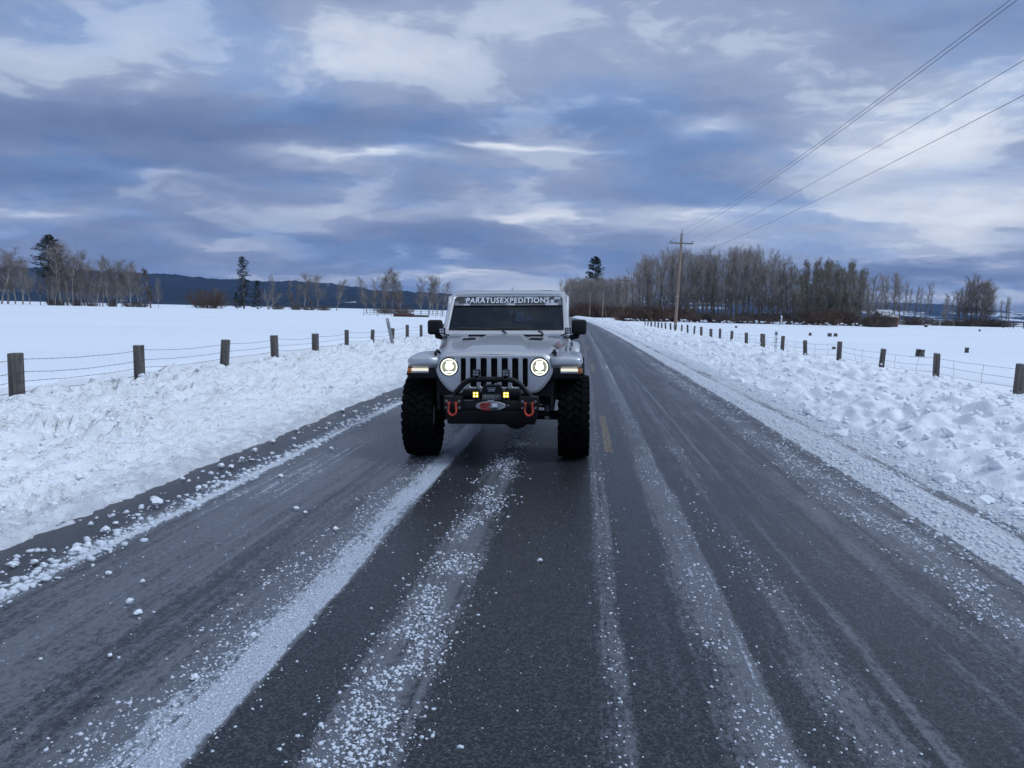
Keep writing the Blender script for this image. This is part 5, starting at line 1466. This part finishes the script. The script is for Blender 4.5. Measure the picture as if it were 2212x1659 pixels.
for s in (-1, 1):
    # lower door with its upper frame, window and handle
    def yz_plate(name, loops, x, th, bev, mat, par):
        fr = frame_at((x, 0, 0), (0, 1 if s > 0 else -1, 0), (0, 0, 1))
        lp = [[((y if s > 0 else -y), z) for y, z in l] for l in loops]
        return link(name, plate_mesh(name, lp, th, bev, mat, fr), None, par)
    yz_plate('cowl_side', [rpoly([(.62, .62), (.94, .62), (.94, 1.235), (.90, 1.245), (.62, 1.11)], .015)], s*.755, .03, .008, M_PAINT, T)
    door = yz_plate('door', [rpoly([(.955, .60), (1.86, .60), (1.86, 1.25), (.955, 1.245)], .03)], s*.762, .05, .014, M_PAINT, T)
    win = rpoly([(1.06, 1.275), (1.83, 1.275), (1.83, 1.73), (1.42, 1.73)], .03)
    yz_plate('window_frame', [rpoly([(.985, 1.252), (1.865, 1.252), (1.865, 1.780), (1.375, 1.780)], .03), win], s*.742, .035, .008, M_PAINT, door)
    yz_plate('window', [win], s*.740, .006, .0, M_TINT, door)
    B().box(min(s*.79, s*.815), max(s*.79, s*.815), 1.68, 1.82, 1.12, 1.155, .008).done('door_handle', M_TRIM, door)
    for z in (.78, 1.14): B().box(min(s*.785, s*.81), max(s*.785, s*.81), .93, 1.02, z-.025, z+.025, .006).done('door_hinge', M_PAINT, door)
    rdoor = yz_plate('rear_door', [rpoly([(1.875, .60), (2.72, .60), (2.72, 1.25), (1.875, 1.25)], .03)], s*.762, .05, .014, M_PAINT, T)
    win2 = rpoly([(1.93, 1.275), (2.60, 1.275), (2.60, 1.73), (1.93, 1.73)], .03)
    yz_plate('window_frame', [rpoly([(1.875, 1.252), (2.93, 1.252), (2.90, 1.780), (1.875, 1.780)], .03), win2], s*.742, .035, .008, M_PAINT, rdoor)
    yz_plate('window', [win2], s*.740, .006, .0, M_TINT, rdoor)
    B().box(min(s*.79, s*.815), max(s*.79, s*.815), 2.50, 2.64, 1.12, 1.155, .008).done('door_handle', M_TRIM, rdoor)
    yz_plate('cab_corner', [rpoly([(2.73, .60), (2.93, .60), (2.93, 1.25), (2.73, 1.25)], .02)], s*.757, .04, .01, M_PAINT, T)
    B().box(min(s*.68, s*.80), max(s*.68, s*.80), .80, 2.85, .50, .585, .025).done('rock_rail', M_TRIM, T)
    # door mirror
    mr = B().box(min(s*.80, s*.982), max(s*.80, s*.982), 1.06, 1.17, 1.305, 1.487, .034, 4).done('door_mirror', M_TRIM, T)
    B().tube([(s*.74, 1.15, 1.262), (s*.80, 1.13, 1.268), (s*.87, 1.12, 1.285), (s*.88, 1.115, 1.33)], [.034, .034, .032, .028], 10).done('mirror_arm', M_TRIM, mr)
    B().box(min(s*.815, s*.967), max(s*.815, s*.967), 1.1705, 1.175, 1.32, 1.472, .002).done('mirror_glass', M_CHROME, mr)
# floor, firewall, back wall with its window
B().box(-.735, .735, .92, 2.92, .52, .60).done('cab_floor', M_INT, T)
M_SLIDER = mat_glass('slider_glass', (0.55, 0.60, 0.64))
bw = [rpoly([(-.735, .60), (.735, .60), (.735, 1.26), (.71, 1.81), (-.71, 1.81), (-.735, 1.26)], .03), rpoly([(-.52, 1.34), (.52, 1.34), (.50, 1.70), (-.50, 1.70)], .04)]
back = link('cab_back_wall', plate_mesh('cab_back_wall', bw, .05, .01, M_PAINT, Matrix.Translation((0, 2.93, 0)) @ FRONT), None, T)
SL = rpoly([(-.11, 1.45), (.22, 1.45), (.22, 1.61), (-.11, 1.61)], .02)
link('sliding_pane', plate_mesh('sliding_pane', [SL], .004, 0, M_SLIDER, Matrix.Translation((0, 2.92, 0)) @ FRONT), None, back)
link('rear_window', plate_mesh('rear_window', [rpoly([(-.53, 1.33), (.53, 1.33), (.51, 1.71), (-.51, 1.71)], .04), SL], .006, 0, M_TINT, Matrix.Translation((0, 2.92, 0)) @ FRONT), None, back)
# cabin
d_ = B().hexa([(-.70, 1.00, 1.05), (.70, 1.00, 1.05), (.70, 1.42, 1.05), (-.70, 1.42, 1.05), (-.70, .99, 1.29), (.70, .99, 1.29), (.70, 1.36, 1.315), (-.70, 1.36, 1.315)], .03).done('dashboard', M_INT, T)
B().lathe([(0, 0), (.0, .02), (.01, .02)], 12, 'Y', (0, 1.2, 1.3)).done('dash_mount', M_INT, d_)
st = B().tube([(.36+.18*math.cos(t), 1.56+.05*math.sin(t), 1.22+.17*math.sin(t)) for t in np.linspace(0, 2*math.pi, 25)[:-1]], .014, 8, True).tube([(.36, 1.56, 1.22), (.36, 1.40, 1.17)], .03, 8).box(.20, .52, 1.553, 1.567, 1.205, 1.235, .005).done('steering_wheel', M_INT, T)
for s in (-1, 1):
    se = B().box(s*.37-.25, s*.37+.25, 1.62, 2.12, .80, .98, .05, 3).done('front_seat', M_INT, T)
    B().hexa([(s*.37-.24, 2.02, .95), (s*.37+.24, 2.02, .95), (s*.37+.24, 2.16, .95), (s*.37-.24, 2.16, .95), (s*.37-.20, 2.16, 1.46), (s*.37+.20, 2.16, 1.46), (s*.37+.20, 2.26, 1.46), (s*.37-.20, 2.26, 1.46)], .045, 3).done('backrest', M_INT, se)
    B().box(s*.37-.12, s*.37+.12, 2.18, 2.27, 1.50, 1.66, .035, 3).done('headrest', M_INT, se)
B().box(-.68, .68, 2.52, 2.80, .8, 1.32, .05, 3).done('rear_seat', M_INT, T)
mir = B().box(-.12, .12, 1.37, 1.40, 1.615, 1.675, .012, 3).tube([(0, 1.39, 1.67), (0, 1.37, 1.73)], .012, 6).done('rear_view_mirror', M_INT, T)
for x0, x1, z0, z1 in ((-.07, -.01, 1.50, 1.60), (-.09, -.055, 1.47, 1.545), (.12, .26, 1.53, 1.575), (.10, .14, 1.50, 1.56)):
    B().box(x0, x1, 2.905, 2.91, z0, z1).done('rear_pale_plate', simple('pale_plate_white', (0.75, 0.77, 0.8), .5), back)  # small whitish plates just inside the rear window

# ---- bed and rear
bx = T
for s in (-1, 1):
    fr = frame_at((s*.752, 0, 0), (0, 1 if s > 0 else -1, 0), (0, 0, 1)); sg = 1 if s > 0 else -1
    lp = rpoly([(sg*y, z) for y, z in [(2.98, .66), (3.02, .66), (3.05, .95), (3.30, 1.06), (3.66, 1.06), (3.90, .95), (3.95, .66), (4.36, .70), (4.36, 1.25), (2.98, 1.25)]], .03)
    link('bed_side', plate_mesh('bed_side', [lp], .05, .012, M_PAINT, fr), None, T)
    prof = [(2.93, .78), (2.97, .92), (3.06, 1.03), (3.20, 1.10), (3.48, 1.115), (3.76, 1.10), (3.90, 1.03), (3.99, .92), (4.03, .78)]
    rows = [[(s*x, y, z+dz) for x, dz in ((.74, .02), (.86, .015), (.90, 0), (.925, -.03), (.925, -.07))] for y, z in prof]
    m_ = len(rows[0])
    rf = B().raw([p for r in rows for p in r], [(i*m_+j, i*m_+j+1, (i+1)*m_+j+1, (i+1)*m_+j) for i in range(len(rows)-1) for j in range(m_-1)]).done('rear_fender', M_PAINT, T, True, 50)
    so = rf.modifiers.new('thick', 'SOLIDIFY'); so.thickness = .012; so.offset = -1
    B().tube([(s*.90, y, z-.045) for y, z in prof], .022, 8).done('flare_lip', M_TRIM, rf)
    tl = B().box(s*.70-.06, s*.70+.06, 4.37, 4.42, 1.0, 1.2, .01).done('tail_light', simple('tail_red', (0.35, 0.02, 0.02), .2, coat=.6), T)
    B().tube([(s*.66, 2.96, 1.25), (s*.66, 3.02, 1.30), (s*.66, 4.2, 1.30)], .025, 8).done('bed_rail', M_TRIM, T)
B().box(-.73, .73, 2.97, 4.34, .70, .74).done('bed_floor', M_TRIM, T)
B().box(-.73, .73, 2.965, 2.99, .741, 1.24, .006).done('bed_front_panel', M_PAINT, T)
tg = B().box(-.72, .72, 4.33, 4.39, .70, 1.25, .015).done('tailgate', M_PAINT, T)
B().box(-.12, .12, 4.392, 4.41, 1.10, 1.15, .006).done('handle', M_TRIM, tg)
B().box(-.78, .78, 4.36, 4.52, .48, .66, .03).done('rear_bumper', M_TRIM, T)

# ---- chassis
for s in (-1, 1):
    B().box(s*.40-.04, s*.40+.04, -.55, 4.3, .50, .64, .01).done('frame_rail', M_TRIM, T)
    for y0 in (0.0, 3.48):
        cs = [(s*.50+.06*math.cos(t), y0+.02+.06*math.sin(t), .52+.36*t/(6*2*math.pi)) for t in np.linspace(0, 6*2*math.pi, 90)]
        B().tube(cs, .010, 6).done('coil_spring', M_TRIM, T)
        B().cyl((s*.55, y0-.14, .42), (s*.53, y0-.10, .95), .028, None, 10).cyl((s*.55, y0-.14, .42), (s*.54, y0-.12, .66), .036, None, 10).done('shock_absorber', M_GREY if s > 0 and y0 == 0 else M_TRIM, T)
for y0, dx in ((0.0, .20), (3.48, 0.0)):
    ax = B().cyl((-.70, y0, .455), (.70, y0, .455), .05, None, 14).done('axle', M_TRIM, T)
    B().sphere((dx, y0-.03, .45), .152, (1, .85, .98), 3).done('differential', M_TRIM, ax)
    B().lathe([(-.02, 0), (-.02, .13), (-.0, .135), (.02, .13)], 18, 'Y', (dx, y0-.12, .45)).done('differential_cover', M_TRIM, ax)
B().tube([(-.62, -.22, .47), (-.2, -.25, .47), (.62, -.22, .50)], .022, 8).done('tie_rod', M_TRIM, T)
B().tube([(-.55, -.16, .58), (.50, -.16, .50)], .022, 8).done('track_bar', M_TRIM, T)
B().box(-.58, .58, -.25, 4.2, .60, .66).done('light_block_plate', M_CARBON, T)  # flat black plate added under the chassis to block light
B().hexa([(-.36, -.60, .47), (.36, -.60, .47), (.36, .3, .50), (-.36, .3, .50), (-.40, -.60, .50), (.40, -.60, .50), (.40, .3, .53), (-.40, .3, .53)]).done('skid_plate', M_TRIM, T)

# ---- wheels
def wheel_meshes():
    R0, W = .452, .325
    tyre = B().lathe([(-.115, .225), (-.135, .235), (-.152, .30), (-.160, .36), (-.156, .405), (-.145, .428), (-.12, .436), (.12, .436), (.145, .428), (.156, .405), (.160, .36), (.152, .30), (.135, .235), (.115, .225)], 64, 'X').mesh('tyre', M_RUB)
    lug = B(); n = 30
    for k in range(n):
        t = 2*math.pi*k/n
        for row, (x0, x1, dt, tw) in enumerate([(-.158, -.085, 0, .30), (-.078, -.005, .5, -.45), (.005, .078, 0.1, .45), (.085, .158, .55, -.30)]):
            tt = t+dt*2*math.pi/n; a = 2*math.pi/n*.36
            pts = []
            for rr in (.425, R0):
                for (xx, sgn) in ((x0, -1), (x1, -1), (x1, 1), (x0, 1)):
                    sk = tw*2*math.pi/n*((xx-(x0+x1)/2)/(x1-x0))
                    ang = tt+sgn*a*(1 if rr < .43 else .86)+sk
                    r_ = rr - (0.012 if abs(xx) > .15 else 0)
                    pts.append((xx, math.cos(ang)*r_, math.sin(ang)*r_))
            lug.hexa(pts)
        # shoulder lugs reaching down the sidewall
        for s in (-1, 1):
            tt = t+(0 if s < 0 else .55)*2*math.pi/n; a = 2*math.pi/n*(.30 if k % 2 else .22)
            pts = []
            for (xx, rr) in ((s*.148, .37), (s*.168, .37), (s*.166, .432), (s*.140, .435)):
                pts.append((xx, rr))
            q = []
            for sg in (-1, 1):
                for xx, rr in pts: q.append((xx, math.cos(tt+sg*a)*rr, math.sin(tt+sg*a)*rr))
            lug.hexa(q)
    tread = lug.mesh('tread_lugs', M_RUB, False)
    rim = B().lathe([(-.118, .228), (-.118, .215), (-.09, .205), (.0, .20), (.09, .205), (.118, .215), (.118, .228)], 48, 'X').mesh('rim', M_RIM)
    hub = B().lathe([(.02, .0), (.02, .19), (.05, .205), (.06, .19), (.055, .12), (.075, .075), (.105, .06), (.11, 0)], 40, 'X')
    hub = hub.mesh('wheel_face', M_RIM)
    spokes = B()
    for k in range(8):
        t = 2*math.pi*k/8
        spokes.box(.055, .082, -.022, .022, .07, .20, .006, 2, Matrix.Rotation(t, 4, 'X'))
    spokes = spokes.mesh('spokes', M_RIM)
    nuts = B()
    for k in range(5):
        t = 2*math.pi*k/5; nuts.cyl((.07, math.cos(t)*.063, math.sin(t)*.063), (.098, math.cos(t)*.063, math.sin(t)*.063), .011, .009, 6)
    nuts = nuts.mesh('lug_nuts', M_CHROME)
    drum = B().lathe([(-.10, 0), (-.10, .12), (-.06, .17), (-.055, .18), (-.045, .18), (-.04, 0)], 32, 'X').mesh('brake_disc', M_STEEL)
    return [('tyre', tyre), ('rim', rim), ('wheel_face', hub), ('spokes', spokes), ('lug_nuts', nuts), ('brake_disc', drum), ('tread_lugs', tread)]
WM = wheel_meshes()
for s in (-1, 1):
    for y0 in (0.0, 3.48):
        ty = bpy.data.objects.new('wheel', WM[0][1]); COL.objects.link(ty); ty.parent = T
        ty.location = (s*.826, y0, .450); ty.rotation_euler = (0.3*y0+s*.2, 0, 0 if s > 0 else math.pi)
        for nm, me in WM[1:]:
            c = bpy.data.objects.new(nm, me); COL.objects.link(c); c.parent = ty

# ---- winch bumper
bp = B().hexa([(-.44, -.74, .455), (.44, -.74, .455), (.44, -.52, .455), (-.44, -.52, .455), (-.475, -.765, .60), (.475, -.765, .60), (.475, -.52, .60), (-.475, -.52, .60)], .012).hexa(
    [(-.474, -.766, .601), (.474, -.766, .601), (.474, -.52, .601), (-.474, -.52, .601), (-.474, -.766, .695), (.474, -.766, .695), (.474, -.52, .70), (-.474, -.52, .70)], .012).done('front_bumper', M_POWDER, T)
for s in (-1, 1):
    a, b_ = sorted((s*.285, s*.478))
    pl = B().box(a, b_, -.782, -.70, .588, .742, .010).done('end_plate', M_POWDER, bp)
    B().box(s*.382-.018, s*.382+.018, -.835, -.775, .635, .69, .008).done('shackle_mount', M_POWDER, pl)
    for dx in (-.064, .064):
        for z in (.628, .692):
            B().lathe([(0, .0135), (-.008, .0135), (-.010, .010), (-.006, .007), (-.004, 0)], 14, 'Y', (s*.382+dx, -.7825, z)).done('bolt', M_STEEL, pl)
    pts = [(s*.382-.030, -.80, .690), (s*.382-.032, -.805, .64)]
    for t in np.linspace(math.pi*1.0, 2*math.pi, 13):
        pts.append((s*.382+.039*math.cos(t), -.815, .600+.045*math.sin(t)))
    pts += [(s*.382+.032, -.805, .64), (s*.382+.030, -.80, .690)]
    pts[2] = (s*.382-.039, -.812, .605); pts[-3] = (s*.382+.039, -.812, .605)
    sh = B().tube(pts, .0115, 10).done('shackle', M_RED, bp)
    B().cyl((s*.382-.05, -.803, .672), (s*.382+.05, -.803, .672), .010, None, 10).done('shackle_pin', M_RED, sh)
def arcpath(P, rad, n=7):
    out = [Vector(P[0])]
    for i in range(1, len(P)-1):
        p, a, c = Vector(P[i]), Vector(P[i-1]), Vector(P[i+1])
        u, w = (a-p).normalized(), (c-p).normalized(); s0, e0 = p+u*rad, p+w*rad
        for k in range(n+1):
            f = k/n; out.append(s0*(1-f)**2+p*2*f*(1-f)+e0*f*f)
    out.append(Vector(P[-1])); return out
B().tube(arcpath([(-.405, -.70, .72), (-.245, -.715, .906), (.245, -.715, .906), (.405, -.70, .72)], .09), .0275, 14).done('hoop_bar', M_POWDER, bp)
def pod(x, z, lens_mat, name, h=.038):
    p = B().box(x-h, x+h, -.775, -.70, z-h, z+h, .007).done(name, M_TRIM, bp)
    for k in range(4): B().box(x-h*.8, x+h*.8, -.70, -.665, z-h*.75+k*h*.5-.003, z-h*.75+k*h*.5+.003).done('cooling_fin', M_TRIM, p)
    for i in (-1, 1):
        for k in (-1, 1):
            B().box(x+i*h*.40-h*.36, x+i*h*.40+h*.36, -.781, -.774, z+k*h*.40-h*.36, z+k*h*.40+h*.36, .004).done('led_lens', lens_mat, p)
    if lens_mat is M_FOG:
        for i in (-1, 1):
            for k in (-1, 1): B().sphere((x+i*h*.40, -.7815, z+k*h*.40), h*.20, (1, .3, 1), 1).done('led_chip', M_CHIP, p)
    B().tube([(x-h*.7, -.74, z-h), (x-h*.7, -.74, z-h-.022), (x+h*.7, -.74, z-h-.022), (x+h*.7, -.74, z-h)], .004, 6).done('bracket', M_STEEL, p)
    return p
podm = simple('pod_lens_dim', (0.20, 0.22, 0.23), .15, .5, var=.3, scale=90, coat=.6)
for s in (-1, 1):
    pod(s*.148, .972, podm, 'hoop_light', .036)
    pod(s*.152, .758, M_FOG, 'fog_light', .036)
    B().tube([(s*.148+.015, -.70, .93), (s*.16, -.66, .86), (s*.15, -.64, .78)], .005, 6).done('light_cable', M_TRIM, bp)
wi = B().hexa([(-.125, -.70, .725), (.125, -.70, .725), (.125, -.55, .725), (-.125, -.55, .725), (-.085, -.69, .845), (.085, -.69, .845), (.085, -.56, .845), (-.085, -.56, .845)], .02, 3).done('winch', M_TRIM, bp)
B().cyl((-.30, -.62, .745), (-.13, -.62, .745), .055, None, 20).done('winch_motor', M_TRIM, wi)
B().cyl((.13, -.62, .745), (.29, -.62, .745), .06, None, 20).done('winch_gearbox', M_TRIM, wi)
rope = B()
for k in range(14): rope.lathe([(-.0065, .045), (0, .052), (.0065, .045)], 16, 'X', (-.091+k*.014, -.66, .722))
rope.done('winch_rope', M_ROPE, wi)
for s in (-1, 1): B().box(s*.042-.010, s*.042+.010, -.71, -.69, .85, .868, .003).done('cover_clip', M_ALU, wi)
BF = Matrix.Translation((0, -.7085, .803)) @ Matrix.Rotation(R(-8), 4, 'X') @ FRONT
bd = link('winch_badge', plate_mesh('winch_badge', [[(-.040, .019), (.040, .019), (.029, -.019), (-.029, -.019)], [(-.0365, .0165), (.0365, .0165), (.027, -.0165), (-.027, -.0165)]], .003, 0, M_BW, BF), None, wi)
link('badge_lettering', text_mesh('badge_lettering', 'WARN', .052, .015, .003, M_BW, BF, .04), None, bd)
fl = link('fairlead', plate_mesh('fairlead', [rpoly([(-.145, .632), (-.075, .605), (.075, .605), (.145, .632), (.145, .66), (.075, .686), (-.075, .686), (-.145, .66)], .012), circle(-.122, .646, .009, 12), circle(.122, .646, .009, 12)], .022, .004, M_ALU, Matrix.Translation((0, -.778, 0)) @ FRONT), None, bp)
B().hexa([(-.045, -.79, .682), (.045, -.79, .682), (.045, -.77, .682), (-.045, -.77, .682), (-.028, -.79, .705), (.028, -.79, .705), (.028, -.77, .705), (-.028, -.77, .705)], .004).done('fairlead_top', M_ALU, fl)
hk = B().tube([(-.095, -.81, .665), (-.075, -.82, .672), (-.02, -.82, .672), (.0, -.82, .66)], .010, 8).tube([(-.095, -.81, .665), (-.10, -.815, .645), (-.085, -.82, .625), (-.06, -.82, .612), (-.02, -.82, .610), (.0, -.82, .622)], .011, 8).tube([(-.09, -.82, .650), (-.05, -.825, .655), (-.02, -.825, .632)], .008, 8).tube([(-.07, -.822, .625), (-.045, -.825, .648), (-.03, -.825, .67)], .007, 8).done('winch_hook', M_REDD, bp)
B().lathe([(0.0, .0), (0.0, .030), (.004, .034), (.058, .034), (.062, .030), (.062, 0)], 10, 'X', (.012, -.812, .641)).done('rope_thimble', M_CHROME, hk)
B().lathe([(0, .011), (-.006, .011), (-.007, .004), (-.002, 0)], 12, 'Y', (.172, -.767, .650)).done('bolt', M_STEEL, bp)
B().box(-.27, -.18, -.768, -.764, .699, .703).done('edge_strip', M_ALU, bp)
for s in (-1, 1): B().box(s*.40-.03, s*.40+.03, -.55, -.38, .60, .72, .01).done('bumper_bracket', M_TRIM, bp)

# ------------------------------------------------------------------ air between the camera and the hills
def haze():
    t = NT('cold_air')
    v = t.n('ShaderNodeVolumePrincipled', {'Color': (0.30, 0.52, 0.98), 'Density': HAZE, 'Anisotropy': 0.2})
    t.t.links.new(v.outputs[0], t.out.inputs['Volume'])
    b = B().box(-9500, 9500, -9500, 9500, -8, 420)
    o = b.done('haze', t.m, None, False); tag(o, 'thin cold blue air over the whole valley', 'haze', kind='stuff')
HAZE = 0.00006
haze()
